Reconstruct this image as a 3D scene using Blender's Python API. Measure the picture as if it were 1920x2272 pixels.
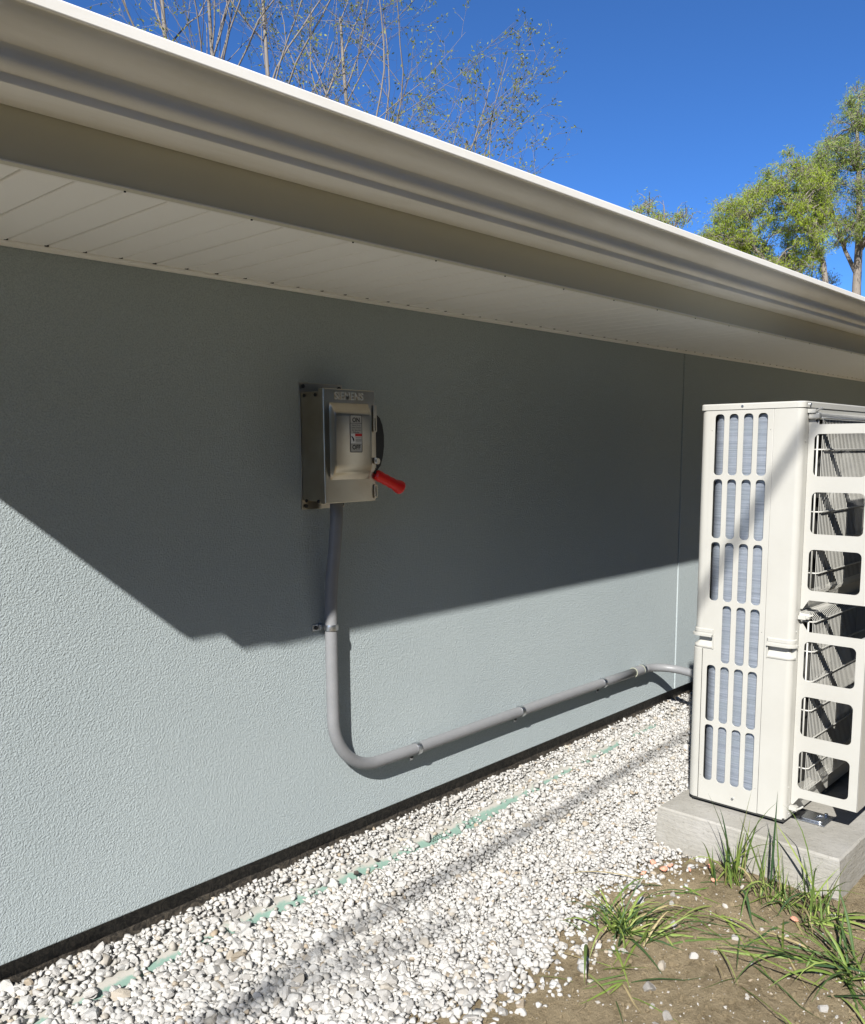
import bpy, bmesh, math, random
import numpy as np
from mathutils import Vector, Matrix

# ------------------------------------------------------------------ clear
for o in list(bpy.data.objects): bpy.data.objects.remove(o, do_unlink=True)
scene = bpy.context.scene
COL = scene.collection
rad = math.radians

# ------------------------------------------------------------------ camera
YAW, PITCH, ROLL = rad(46.927), rad(7.388), rad(-0.312)
fwd = Vector((math.sin(YAW)*math.cos(PITCH), math.cos(YAW)*math.cos(PITCH), -math.sin(PITCH)))
rgt = Vector((math.cos(YAW), -math.sin(YAW), 0))
upv = rgt.cross(fwd)
rgt, upv = (math.cos(ROLL)*rgt + math.sin(ROLL)*upv), (math.cos(ROLL)*upv - math.sin(ROLL)*rgt)
cam_data = bpy.data.cameras.new('camera')
cam = bpy.data.objects.new('camera', cam_data); COL.objects.link(cam)
M = Matrix.Identity(4)
for i in range(3):
    M[i][0] = rgt[i]; M[i][1] = upv[i]; M[i][2] = -fwd[i]
M[0][3], M[1][3], M[2][3] = 0.0, -2.5, 1.575
cam.matrix_world = M
cam_data.sensor_fit = 'HORIZONTAL'; cam_data.sensor_width = 36
cam_data.lens = 36*1965.6/1920
cam_data.shift_y = (1253.3-1136)/1920
cam_data.clip_start = 0.02; cam_data.clip_end = 3000
scene.camera = cam

# ------------------------------------------------------------------ sky, sun, exposure
SUN = Vector((1.95, 1.0, -1.668)).normalized()          # direction the light travels
world = bpy.data.worlds.new('World'); scene.world = world; world.use_nodes = True
wn = world.node_tree
bg = wn.nodes['Background']
sky = wn.nodes.new('ShaderNodeTexSky'); sky.sky_type = 'NISHITA'; sky.sun_disc = False
sky.sun_elevation = math.asin(-SUN.z); sky.sun_rotation = math.atan2(-SUN.x, -SUN.y)
sky.altitude = 5000; sky.air_density = 1.0; sky.dust_density = 0.0; sky.ozone_density = 10.0
hs = wn.nodes.new('ShaderNodeHueSaturation'); hs.inputs['Saturation'].default_value = 1.05
wn.links.new(sky.outputs[0], hs.inputs['Color']); wn.links.new(hs.outputs[0], bg.inputs[0]); bg.inputs[1].default_value = 0.098
sun_d = bpy.data.lights.new('sun', 'SUN'); sun_d.energy = 5.0; sun_d.angle = rad(0.53); sun_d.color = (1.0, 0.965, 0.91)
sun = bpy.data.objects.new('sun', sun_d); COL.objects.link(sun)
sun.rotation_euler = SUN.to_track_quat('-Z', 'Y').to_euler(); sun.location = (-8, -6, 12)
vs = scene.view_settings
vs.view_transform = 'Standard'; vs.look = 'None'; vs.exposure = 0.95; vs.gamma = 1.0; vs.use_curve_mapping = False
scene.cycles.max_bounces = 8
scene.cycles.diffuse_bounces = 4

# ------------------------------------------------------------------ helpers
def tag(o, label=None, cat=None, group=None, kind=None):
    if label: o['label'] = label
    if cat: o['category'] = cat
    if group: o['group'] = group
    if kind: o['kind'] = kind
    return o

def empty(name, loc, label=None, cat=None, group=None, kind=None):
    o = bpy.data.objects.new(name, None); COL.objects.link(o); o.location = loc
    o.empty_display_size = 0.1
    return tag(o, label, cat, group, kind)

def link(name, me, mat=None, parent=None, smooth=False):
    if mat is not None and not me.materials: me.materials.append(mat)
    o = bpy.data.objects.new(name, me); COL.objects.link(o)
    if parent is not None:
        o.parent = parent
        o.matrix_parent_inverse = Matrix.Translation(-world_loc(parent))
    if smooth: me.polygons.foreach_set('use_smooth', [True]*len(me.polygons))
    return o

def world_loc(o):
    v = Vector(o.location)
    p = o.parent
    if p is not None and o.type == 'EMPTY': v = v
    return v if o.type == 'EMPTY' else Vector((0, 0, 0))

class MB:
    def __init__(s): s.v = []; s.f = []
    def add(s, vs_, fs):
        b = len(s.v); s.v += [tuple(p) for p in vs_]; s.f += [tuple(i+b for i in f) for f in fs]
    def box(s, x0, x1, y0, y1, z0, z1):
        s.add([(x0,y0,z0),(x1,y0,z0),(x1,y1,z0),(x0,y1,z0),(x0,y0,z1),(x1,y0,z1),(x1,y1,z1),(x0,y1,z1)],
              [(3,2,1,0),(4,5,6,7),(0,1,5,4),(1,2,6,5),(2,3,7,6),(3,0,4,7)])
    def tube(s, pts, r, n=12, cap=True, closed=False):
        pts = [Vector(p) for p in pts]; m = len(pts)
        rs = r if isinstance(r, (list, tuple)) else [r]*m
        prev = None; rings = []
        for i, p in enumerate(pts):
            a = pts[max(i-1, 0)]; b = pts[min(i+1, m-1)]
            t = (b-a).normalized()
            if prev is None:
                ref = Vector((0, 0, 1)) if abs(t.z) < .9 else Vector((1, 0, 0))
                nrm = t.cross(ref).normalized()
            else:
                nrm = (prev - t*prev.dot(t)).normalized()
            prev = nrm; bn = t.cross(nrm)
            rings.append([p + rs[i]*(math.cos(2*math.pi*k/n)*nrm + math.sin(2*math.pi*k/n)*bn) for k in range(n)])
        vs_ = [q for rg in rings for q in rg]; fs = []
        for i in range(m-1):
            for k in range(n):
                k2 = (k+1) % n
                fs.append((i*n+k, i*n+k2, (i+1)*n+k2, (i+1)*n+k))
        if cap:
            fs.append(tuple(reversed(range(n)))); fs.append(tuple((m-1)*n+k for k in range(n)))
        s.add(vs_, fs)
    def loft(s, rows, close_v=False, flip=False):
        """rows: list of equal-length point lists"""
        n = len(rows[0]); fs = []
        for i in range(len(rows)-1):
            for k in range(n-1 + (1 if close_v else 0)):
                k2 = (k+1) % n
                q = (i*n+k, i*n+k2, (i+1)*n+k2, (i+1)*n+k)
                fs.append(tuple(reversed(q)) if flip else q)
        s.add([p for r_ in rows for p in r_], fs)
    def prism_x(s, prof, x0, x1, cap=True):
        """closed (y,z) profile extruded along X"""
        n = len(prof)
        vs_ = [(x0, y, z) for y, z in prof] + [(x1, y, z) for y, z in prof]
        fs = [(k, (k+1) % n, n+(k+1) % n, n+k) for k in range(n)]
        if cap: fs += [tuple(reversed(range(n))), tuple(range(n, 2*n))]
        s.add(vs_, fs)
    def disc(s, c, r, axis, t, n=16):
        c = Vector(c); axis = Vector(axis).normalized()
        s.tube([c, c+axis*t], r, n)
    def mesh(s, name='m', fix=True):
        me = bpy.data.meshes.new(name); me.from_pydata(s.v, [], s.f); me.update()
        if fix:
            bm = bmesh.new(); bm.from_mesh(me); bmesh.ops.recalc_face_normals(bm, faces=bm.faces[:]); bm.to_mesh(me); bm.free()
        return me
    def build(s, name, mat, parent=None, smooth=False, bevel=0, fix=True, autosmooth=False):
        o = link(name, s.mesh(name, fix), mat, parent, smooth or autosmooth)
        if bevel:
            b = o.modifiers.new('bevel', 'BEVEL'); b.width = bevel; b.segments = 2; b.limit_method = 'ANGLE'; b.angle_limit = rad(40)
        if autosmooth:
            sharp_by_angle(o.data, 28)
        return o

def sharp_by_angle(me, deg):
    bm = bmesh.new(); bm.from_mesh(me)
    for e in bm.edges:
        if len(e.link_faces) == 2 and e.calc_face_angle(0) > rad(deg): e.smooth = False
    bm.to_mesh(me); bm.free()

def rrect(x0, x1, y0, y1, r, n=5):
    pts = []
    for cx, cy, a0 in ((x1-r, y0+r, -90), (x1-r, y1-r, 0), (x0+r, y1-r, 90), (x0+r, y0+r, 180)):
        for k in range(n+1):
            a = rad(a0 + 90*k/n); pts.append((cx+r*math.cos(a), cy+r*math.sin(a)))
    return pts

def plate(outer, holes, thick, mat4, bevel=0.0, name='plate'):
    """flat sheet with holes: 2D outline -> extruded mesh in world space"""
    cu = bpy.data.curves.new(name, 'CURVE'); cu.dimensions = '2D'; cu.fill_mode = 'BOTH'
    cu.extrude = thick/2 - bevel; cu.bevel_depth = bevel; cu.bevel_resolution = 1
    for pts in [outer] + holes:
        sp = cu.splines.new('POLY'); sp.points.add(len(pts)-1)
        for p, q in zip(sp.points, pts): p.co = (q[0], q[1], 0, 1)
        sp.use_cyclic_u = True
    ob = bpy.data.objects.new(name, cu); COL.objects.link(ob)
    dg = bpy.context.evaluated_depsgraph_get()
    me = bpy.data.meshes.new_from_object(ob.evaluated_get(dg))
    bpy.data.objects.remove(ob, do_unlink=True)
    me.transform(mat4); me.update()
    return me

def text_mesh(body, size, mat4, extrude=0.0, align='CENTER', sx=1.0, bevel=0.0, offset=0.0):
    cu = bpy.data.curves.new('t', 'FONT'); cu.body = body; cu.size = size; cu.extrude = extrude
    cu.offset = offset; cu.align_x = align; cu.align_y = 'CENTER'; cu.bevel_depth = bevel; cu.resolution_u = 3
    ob = bpy.data.objects.new('t', cu); COL.objects.link(ob)
    dg = bpy.context.evaluated_depsgraph_get()
    me = bpy.data.meshes.new_from_object(ob.evaluated_get(dg))
    bpy.data.objects.remove(ob, do_unlink=True)
    me.transform(Matrix.Diagonal((sx, 1, 1, 1))); me.transform(mat4); me.update()
    return me

def frame(ex, ey, ez, org):
    m = Matrix.Identity(4)
    for i in range(3):
        m[i][0] = ex[i]; m[i][1] = ey[i]; m[i][2] = ez[i]; m[i][3] = org[i]
    return m

# ------------------------------------------------------------------ materials
def mat(name, color, rough=0.6, metal=0.0, spec=0.5):
    m = bpy.data.materials.new(name); m.use_nodes = True
    b = m.node_tree.nodes['Principled BSDF']
    b.inputs['Base Color'].default_value = (*color, 1); b.inputs['Roughness'].default_value = rough
    b.inputs['Metallic'].default_value = metal; b.inputs['Specular IOR Level'].default_value = spec
    return m

class NT:
    def __init__(s, m): s.t = m.node_tree; s.b = s.t.nodes['Principled BSDF']
    def n(s, t, **kw):
        x = s.t.nodes.new(t)
        for k, v in kw.items():
            if k in x.inputs: x.inputs[k].default_value = v
            else: setattr(x, k, v)
        return x
    def l(s, a, b): s.t.links.new(a, b)
    def coords(s, kind='Object'): return s.n('ShaderNodeTexCoord').outputs[kind]
    def noise(s, scale, detail=3, rough=.5, vec=None, dist=0):
        x = s.n('ShaderNodeTexNoise'); x.inputs['Scale'].default_value = scale; x.inputs['Detail'].default_value = detail
        x.inputs['Roughness'].default_value = rough; x.inputs['Distortion'].default_value = dist
        if vec is not None: s.l(vec, x.inputs['Vector'])
        return x.outputs['Fac']
    def ramp(s, fac, stops):
        x = s.n('ShaderNodeValToRGB'); e = x.color_ramp.elements
        while len(e) < len(stops): e.new(0.5)
        for i, (p, c) in enumerate(stops):
            e[i].position = p; e[i].color = (*c, 1) if len(c) == 3 else c
        s.l(fac, x.inputs[0]); return x.outputs[0]
    def mix(s, fac, a, b, blend='MIX'):
        x = s.n('ShaderNodeMix'); x.data_type = 'RGBA'; x.blend_type = blend
        for v, i in ((fac, 0), (a, 6), (b, 7)):
            if hasattr(v, 'is_linked'): s.l(v, x.inputs[i])
            else: x.inputs[i].default_value = v if i == 0 else (*v, 1)
        return x.outputs[2]
    def math(s, op, a, b=0.0, clamp=False):
        x = s.n('ShaderNodeMath'); x.operation = op; x.use_clamp = clamp
        for v, i in ((a, 0), (b, 1)):
            if hasattr(v, 'is_linked'): s.l(v, x.inputs[i])
            else: x.inputs[i].default_value = v
        return x.outputs[0]
    def bump(s, h, strength, dist, normal=None):
        x = s.n('ShaderNodeBump'); x.inputs['Strength'].default_value = strength; x.inputs['Distance'].default_value = dist
        s.l(h, x.inputs['Height'])
        if normal is not None: s.l(normal, x.inputs['Normal'])
        return x.outputs[0]
    def color(s, c): s.l(c, s.b.inputs['Base Color'])
    def rough(s, c): s.l(c, s.b.inputs['Roughness'])
    def normal(s, c): s.l(c, s.b.inputs['Normal'])
    def mapping(s, vec, scale):
        x = s.n('ShaderNodeMapping'); x.inputs['Scale'].default_value = scale; s.l(vec, x.inputs['Vector']); return x.outputs[0]

# stucco: float-finished acrylic render, small worm-like grain
m_stucco = mat('stucco', (.34, .38, .39), .9, 0, .25); t = NT(m_stucco); co = t.coords()
mr = t.n('ShaderNodeMapping'); mr.inputs['Rotation'].default_value = (.7, .9, .5); t.l(co, mr.inputs['Vector']); cr = mr.outputs[0]
worm = t.math('ABSOLUTE', t.math('SUBTRACT', t.noise(118, 1, .5, cr, .35), .5))
fine = t.noise(175, 0, .5, cr)
h = t.math('ADD', t.math('MULTIPLY', t.math('MINIMUM', worm, .16), 3.0), t.math('MULTIPLY', fine, .7))
big = t.noise(1.3, 3, .5, co)
b2 = t.bump(t.noise(2.2, 2, .5, co), .10, .02)
t.normal(t.bump(h, .85, .0019, b2))
wc = t.mix(t.ramp(big, [(.3, (0, 0, 0)), (.7, (1, 1, 1))]), (.35, .40, .412), (.385, .435, .443))
t.color(t.mix(t.ramp(t.noise(240, 1, .6, cr), [(.35, (.55, .55, .55)), (.62, (0, 0, 0))]), wc, (.27, .31, .32)))

m_membrane = mat('foundation_membrane', (.02, .018, .016), .55); t = NT(m_membrane); co = t.coords()
st = t.noise(26, 6, .7, t.mapping(co, (1.3, 1, 1.0)), 2.5)
sp = t.noise(90, 4, .7, co)
t.color(t.mix(t.ramp(st, [(.42, (0, 0, 0)), (.72, (1, 1, 1))]), (.018, .016, .014), (.13, .11, .085)))
t.normal(t.bump(t.math('ADD', st, sp), .35, .006))

m_white = mat('white_aluminium', (.80, .79, .76), .32, 0, .5); t = NT(m_white); co = t.coords()
g = t.noise(6, 5, .6, t.mapping(co, (.6, 3, 3)))
t.color(t.mix(t.ramp(g, [(.45, (0, 0, 0)), (.8, (1, 1, 1))]), (.84, .83, .80), (.74, .72, .66)))
t.rough(t.ramp(g, [(.3, (.28, .28, .28)), (.8, (.42, .42, .42))]))
m_soffit = mat('soffit_vinyl', (.78, .75, .71), .45); t = NT(m_soffit); co = t.coords()
t.color(t.mix(t.noise(3.5, 4, .6, co), (.88, .865, .835), (.91, .90, .875)))
m_fascia = mat('fascia_metal', (.66, .64, .57), .4); t = NT(m_fascia); co = t.coords()
t.color(t.mix(t.noise(2.0, 4, .6, t.mapping(co, (.5, 2, 2))), (.52, .50, .41), (.60, .58, .49)))
m_dark = mat('dark_gap', (.02, .02, .02), .8)
m_roof = mat('roof_shingle', (.10, .095, .09), .9); t = NT(m_roof); t.color(t.mix(t.noise(40, 3, .6, t.coords()), (.06, .058, .055), (.15, .14, .13)))

m_steel = mat('stainless_steel', (.50, .475, .43), .34, 1.0); t = NT(m_steel); co = t.coords()
br = t.noise(5, 3, .5, co)
cl = t.noise(7, 3, .5, co)
t.color(t.mix(t.ramp(cl, [(.4, (0, 0, 0)), (.75, (1, 1, 1))]), (.54, .495, .41), (.42, .35, .26)))
t.rough(t.ramp(br, [(.2, (.27, .27, .27)), (.8, (.33, .33, .33))]))
m_galv = mat('galvanised_steel', (.62, .64, .66), .33, 1.0); t = NT(m_galv)
v = t.n('ShaderNodeTexVoronoi'); v.inputs['Scale'].default_value = 160; t.l(t.coords(), v.inputs['Vector'])
t.color(t.mix(v.outputs['Distance'], (.72, .74, .76), (.45, .47, .5)))
m_bolt = mat('bolt_black', (.012, .012, .014), .5)
m_black = mat('black_plastic', (.012, .012, .013), .45)
m_red = mat('red_grip', (.78, .014, .010), .35); t = NT(m_red); t.normal(t.bump(t.noise(90, 3, .6, t.coords()), .35, .002))
m_label = mat('label_silver', (.50, .49, .46), .45, .3)
m_lwhite = mat('label_white', (.78, .78, .78), .5)
m_lred = mat('label_red', (.6, .03, .03), .5)
m_print = mat('print_black', (.01, .01, .01), .6)
m_pvc = mat('grey_pvc', (.33, .335, .345), .42, 0, .45); t = NT(m_pvc); co = t.coords()
t.color(t.mix(t.noise(14, 5, .65, t.mapping(co, (.6, 1, 1))), (.155, .16, .168), (.215, .218, .224)))
m_glue = mat('pipe_glue', (.30, .31, .25), .4)
m_cab = mat('cabinet_paint', (.80, .775, .70), .36, 0, .45); t = NT(m_cab); co = t.coords()
t.color(t.mix(t.ramp(t.noise(5, 4, .6, co), [(.35, (0, 0, 0)), (.8, (1, 1, 1))]), (.405, .40, .368), (.37, .363, .33)))
m_grill = mat('grille_plastic', (.42, .415, .38), .4)
m_inside = mat('cabinet_inside_shade', (.03, .03, .028), .8)  # near-black: shade of the cavity put into the colour
m_fan = mat('fan_plastic', (.16, .16, .15), .5)
m_coil = mat('coil_fins', (.42, .50, .62), .45, .55); t = NT(m_coil); co = t.coords()
s1 = t.noise(1.0, 6, .8, t.mapping(co, (3, 3, 190)))
s2 = t.noise(1.0, 2, .5, t.mapping(co, (6, 6, 30)))
c = t.mix(t.ramp(s1, [(.3, (0, 0, 0)), (.7, (1, 1, 1))]), (.17, .195, .235), (.46, .505, .575))
c = t.mix(t.math('MULTIPLY', t.ramp(s2, [(.45, (0, 0, 0)), (.7, (1, 1, 1))]), .45), c, (.30, .35, .38))
t.color(c); t.normal(t.bump(s1, .5, .003))
m_conc = mat('concrete', (.40, .385, .35), .9, 0, .2); t = NT(m_conc); co = t.coords()
n1 = t.noise(4, 6, .65, co); n2 = t.noise(70, 4, .7, co); n3 = t.noise(14, 3, .5, t.mapping(co, (1, 1, 5)))
c = t.mix(t.ramp(n1, [(.3, (0, 0, 0)), (.72, (1, 1, 1))]), (.24, .23, .20), (.33, .32, .298))
c = t.mix(t.ramp(n2, [(.58, (0, 0, 0)), (.75, (.7, .7, .7))]), c, (.14, .13, .11))
t.color(c); t.normal(t.bump(t.math('ADD', n2, t.math('MULTIPLY', n3, 1.5)), .45, .006))
m_green = mat('green_pvc', (.20, .45, .32), .5); t = NT(m_green); co = t.coords()
geo = t.n('ShaderNodeNewGeometry'); sep = t.n('ShaderNodeSeparateXYZ'); t.l(geo.outputs['Normal'], sep.inputs[0])
dust = t.math('ADD', sep.outputs['Z'], t.math('MULTIPLY', t.noise(30, 5, .7, co), .55))
t.color(t.mix(t.ramp(t.math('SUBTRACT', dust, .5), [(.60, (0, 0, 0)), (.72, (1, 1, 1))]), (.18, .275, .23), (.36, .345, .31)))

# soil: trodden silty earth
m_soil = mat('soil', (.2, .15, .1), .95, 0, .15); t = NT(m_soil); co = t.coords()
a = t.noise(3.5, 6, .65, co); b_ = t.noise(38, 7, .75, co); d_ = t.noise(190, 4, .7, co)
c = t.mix(t.ramp(a, [(.35, (0, 0, 0)), (.65, (1, 1, 1))]), (.135, .104, .060), (.30, .242, .152))
c = t.mix(t.ramp(b_, [(.4, (0, 0, 0)), (.72, (.9, .9, .9))]), c, (.31, .252, .162))
c = t.mix(t.ramp(b_, [(.2, (.8, .8, .8)), (.42, (0, 0, 0))]), c, (.055, .041, .024))
c = t.mix(t.ramp(d_, [(.62, (0, 0, 0)), (.74, (.8, .8, .8))]), c, (.26, .225, .17))
# thin lawn further off
sepx = t.n('ShaderNodeSeparateXYZ'); t.l(co, sepx.inputs[0])
far = t.math('MULTIPLY', t.math('SUBTRACT', -2.6, sepx.outputs['Y']), .8, True)
gl = t.math('MULTIPLY', far, t.ramp(t.noise(1.2, 5, .7, co), [(.35, (0, 0, 0)), (.6, (1, 1, 1))]))
c = t.mix(gl, c, (.024, .036, .012))
t.color(c)
t.normal(t.bump(t.math('ADD', t.math('MULTIPLY', b_, 1.2), t.math('MULTIPLY', d_, .4)), .9, .018))

m_bed = mat('gravel_fines', (.42, .39, .34), .95); t = NT(m_bed); co = t.coords()
t.color(t.mix(t.noise(60, 5, .7, co), (.26, .25, .225), (.42, .405, .375)))

def stone_material(name='limestone', dirt=.55, dcol=(.33, .31, .275)):
    m = mat(name, (.6, .6, .58), .85, 0, .2); t = NT(m); co = t.coords()
    g = t.n('ShaderNodeNewGeometry'); oi = t.n('ShaderNodeObjectInfo')
    r = t.math('FRACT', t.math('ADD', g.outputs['Random Per Island'], oi.outputs['Random']))
    c = t.ramp(r, [(0, (.29, .28, .262)), (.15, (.39, .38, .36)), (.40, (.48, .475, .455)), (.58, (.36, .36, .35)),
                   (.76, (.45, .44, .42)), (.90, (.27, .265, .255)), (.97, (.36, .325, .27)), (.99, (.28, .22, .15)), (1, (.40, .38, .33))])
    n = t.noise(75, 5, .75, co)
    c = t.mix(t.ramp(n, [(.36 if dirt > .6 else .42, (0, 0, 0)), (.75, (dirt, dirt, dirt))]), c, dcol)
    t.color(c); t.normal(t.bump(t.noise(160, 3, .6, co), .5, .004)); return m
m_stone = stone_material(); m_stone_dirty = stone_material('soiled_limestone', .85, (.20, .165, .12))
m_orange = mat('orange_sprayed_stone', (.8, .25, .06), .7); t = NT(m_orange)
t.color(t.mix(t.ramp(t.noise(55, 3, .6, t.coords()), [(.42, (0, 0, 0)), (.58, (1, 1, 1))]), (.42, .38, .33), (.62, .12, .012)))

def leaf_material(name, c1, c2, trans=.35):
    m = mat(name, c1, .55, 0, .35); t = NT(m)
    g = t.n('ShaderNodeNewGeometry')
    col = t.mix(g.outputs['Random Per Island'], c1, c2); t.color(col)
    tr = t.n('ShaderNodeBsdfTranslucent'); t.l(col, tr.inputs['Color'])
    mx = t.n('ShaderNodeMixShader'); mx.inputs[0].default_value = trans
    out = t.t.nodes['Material Output']
    t.l(t.b.outputs[0], mx.inputs[1]); t.l(tr.outputs[0], mx.inputs[2]); t.l(mx.outputs[0], out.inputs[0])
    return m
m_grass = leaf_material('grass_blade', (.035, .075, .03), (.15, .22, .045), .3)
t = NT(m_grass); gi = t.n('ShaderNodeNewGeometry')
gc = t.ramp(gi.outputs['Random Per Island'], [(0, (.04, .085, .035)), (.3, (.10, .165, .04)), (.65, (.21, .29, .06)), (.86, (.29, .36, .10)), (.90, (.38, .32, .16)), (1, (.42, .34, .19))])
t.color(gc); t.l(gc, [n_ for n_ in t.t.nodes if n_.type == 'BSDF_TRANSLUCENT'][0].inputs['Color'])
m_straw = mat('dry_stem', (.20, .155, .095), .8)
m_bud = leaf_material('bud_leaf', (.17, .21, .03), (.30, .32, .07), .45)
m_willow = leaf_material('willow_leaf', (.27, .36, .03), (.43, .52, .07), .55)
m_willow2 = leaf_material('willow_leaf_grey', (.22, .31, .055), (.37, .45, .11), .55)
m_bark = mat('grey_bark', (.20, .175, .15), .9); t = NT(m_bark)
t.color(t.mix(t.noise(7, 4, .7, t.mapping(t.coords(), (4, 4, 1))), (.10, .085, .07), (.30, .265, .23)))
m_bark2 = mat('pale_bark', (.3, .27, .23), .9); t = NT(m_bark2)
t.color(t.mix(t.noise(3, 4, .7, t.mapping(t.coords(), (4, 4, 1))), (.07, .06, .05), (.30, .27, .235)))

# ------------------------------------------------------------------ ground (one sheet to the horizon)
rng = np.random.default_rng(7)
def sm(a, b, x): 
    q = np.clip((x-a)/(b-a), 0, 1); return q*q*(3-2*q)
bx = np.array([-3, 1.3, 1.626, 1.806, 1.935, 2.128, 2.336, 2.505, 2.734, 2.96, 3.14, 3.4, 9])
by = np.array([-.95, -.90, -.93, -1.02, -1.03, -1.02, -.97, -.92, -.945, -.96, -1.03, -1.03, -1.0])
def edge(x): return np.interp(x, bx, by)
def wob(x, y):
    return (np.sin(x*5.1+y*3.7)+np.sin(x*9.3-y*7.9+1.3)+np.sin(y*13.1+x*2.2+.4))/3
def gravel_z(x, y):
    return .036*sm(2.6, 3.9, x)*sm(-1.1, -.4, y) + .040*sm(-.10, .0, y)*(1-.75*sm(2.6, 3.9, x)) + .010*wob(x*1.3, y*1.3)
def ground_z(x, y):
    s = sm(-.10, .10, edge(x)-y + .05*wob(x*2, y*2))           # 1 on soil
    soil = .004 + .010*wob(x*1.7, y*1.7) + .004*wob(x*7, y*7)
    grav = gravel_z(x, y) - .012
    far_ = sm(3.5, 12, np.hypot(x-2, y+1))
    return (s*soil + (1-s)*grav)*(1-far_) - .02*far_
def axis(lo, hi, fine0, fine1, step):
    mid = list(np.arange(fine0, fine1+1e-6, step)); out = []; d = step*2; x = fine0
    while x > lo: x -= d; d *= 1.6; out.append(max(x, lo))
    out2 = []; d = step*2; x = fine1
    while x < hi: x += d; d *= 1.6; out2.append(min(x, hi))
    return np.array(out[::-1]+mid+out2)
ax = axis(-1500, 1500, .6, 4.4, .035); ay = axis(-1500, 1500, -2.4, .1, .035)
GX, GY = np.meshgrid(ax, ay, indexing='ij'); GZ = ground_z(GX, GY)
nx, ny = GX.shape
verts = np.stack([GX.ravel(), GY.ravel(), GZ.ravel()], 1)
idx = np.arange(nx*ny).reshape(nx, ny)
faces = np.stack([idx[:-1, :-1].ravel(), idx[1:, :-1].ravel(), idx[1:, 1:].ravel(), idx[:-1, 1:].ravel()], 1)
me = bpy.data.meshes.new('ground'); me.from_pydata(verts.tolist(), [], faces.tolist())
me.materials.append(m_soil); me.materials.append(m_bed)
cx = (GX[:-1, :-1]+GX[1:, 1:])/2; cy_ = (GY[:-1, :-1]+GY[1:, 1:])/2
isg = ((edge(cx) - cy_ + .03*wob(cx*3, cy_*3)) < -.12) & (cy_ < .4) & (cx > -.5) & (cx < 7)
me.polygons.foreach_set('material_index', isg.ravel().astype(np.int32)); me.polygons.foreach_set('use_smooth', [True]*len(me.polygons))
ground = link('ground', me); tag(ground, kind='structure')

# ------------------------------------------------------------------ house
EAVE_X0, EAVE_X1 = .172, 14.0
house = empty('house', (5, 0, 0), 'single-storey house with pale grey stucco wall and deep white eave', 'house')
WZ0, WZ1 = .13, 2.128
JX = 4.815
for x0, x1 in ((.75-.45, JX-.0055), (JX+.0055, 13.6)):
    b = MB(); b.box(x0, x1, 0, .035, WZ0, WZ1)
    b.build('stucco_panel', m_stucco, house, bevel=.004)
b = MB(); b.box(.32, 13.58, .036, .06, WZ0+.01, WZ1); b.build('sheathing', m_dark, house)
m_caulk = mat('joint_sealant', (.16, .18, .185), .7)
b = MB(); b.box(JX-.0053, JX+.0053, .010, .0355, WZ0+.004, WZ1); b.build('joint_sealant', m_caulk, house)
b = MB(); b.box(.34, 13.55, .0605, 5.0, -.4, 2.3); b.build('wall_core', m_stucco, house)
b = MB()
n = 300
rows = []
for zz in np.linspace(-.35, .135, 12):
    rows.append([(.33+i*(13.2/n), .044+.0012*math.sin(i*1.7+zz*30)+.001*math.sin(i*.63-zz*50), zz) for i in range(n+1)])
b.loft(rows, flip=True); b.build('foundation_membrane', m_membrane, house, smooth=True, fix=False)

# soffit planks
SOF = 2.130; FY = -.695
soffit = MB(); soffit.box(.172, EAVE_X1-.02, FY+.004, -.001, SOF+.022, SOF+.03); soffit = soffit.build('soffit', m_soffit, house)
pl = MB(); W_ = .1075
y0, y1 = FY+.006, -.004
prof = [(-W_/2+.0050, .012), (-W_/2+.0062, .002), (-W_/2+.0082, 0), (W_/2-.0020, 0), (W_/2-.0002, .003), (W_/2-.0002, .016), (-W_/2+.0050, .016)]
pv = [(x, y0, z) for x, z in prof] + [(x, y1, z) for x, z in prof]; k = len(prof)
pl.add(pv, [(i, (i+1) % k, k+(i+1) % k, k+i) for i in range(k)] + [tuple(range(k)), tuple(range(2*k-1, k-1, -1))])
plank_me = pl.mesh('plank'); plank_me.materials.append(m_soffit)
x = 1.004 - W_*7 + W_/2
rp = random.Random(3)
while x < EAVE_X1-.1:
    o = bpy.data.objects.new('plank', plank_me); COL.objects.link(o); o.parent = soffit
    o.matrix_parent_inverse = Matrix.Identity(4)
    o.location = (x, 0, SOF + rp.uniform(-.0008, .0008)); x += W_
# wall trim (J channel) and fascia trim
b = MB(); b.prism_x([(-.001, SOF+.002), (-.030, SOF+.002), (-.030, SOF-.003), (-.024, SOF-.0055), (-.015, SOF-.0055), (-.012, SOF-.011), (-.001, SOF-.011)], .3, 13.6)
b.build('wall_trim', m_white, house)
b = MB(); b.prism_x([(FY-.002, SOF-.004), (FY+.030, SOF-.004), (FY+.030, SOF-.001), (FY-.002, SOF-.001)], .17, EAVE_X1)
b.build('fascia_trim', m_white, house)
x = 1.004 - W_*7
b = MB()
while x < 9:
    b.box(x-.0050, x+.0050, -.0355, -.0302, SOF-.0012, SOF+.0025); x += W_
b.build('plank_gaps', m_dark, house); bpy.data.objects['plank_gaps']['kind'] = 'stuff'
b = MB(); b.box(.17, EAVE_X1, FY, FY+.02, SOF-.0045, 2.34); b.build('fascia', m_fascia, house)
for xs in np.arange(.997-.325, 9, .325):
    b = MB(); b.disc((xs, -.677, SOF-.0041), .0026, (0, 0, -1), .003, 8); b.build('screw', m_bolt, house)
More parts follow.
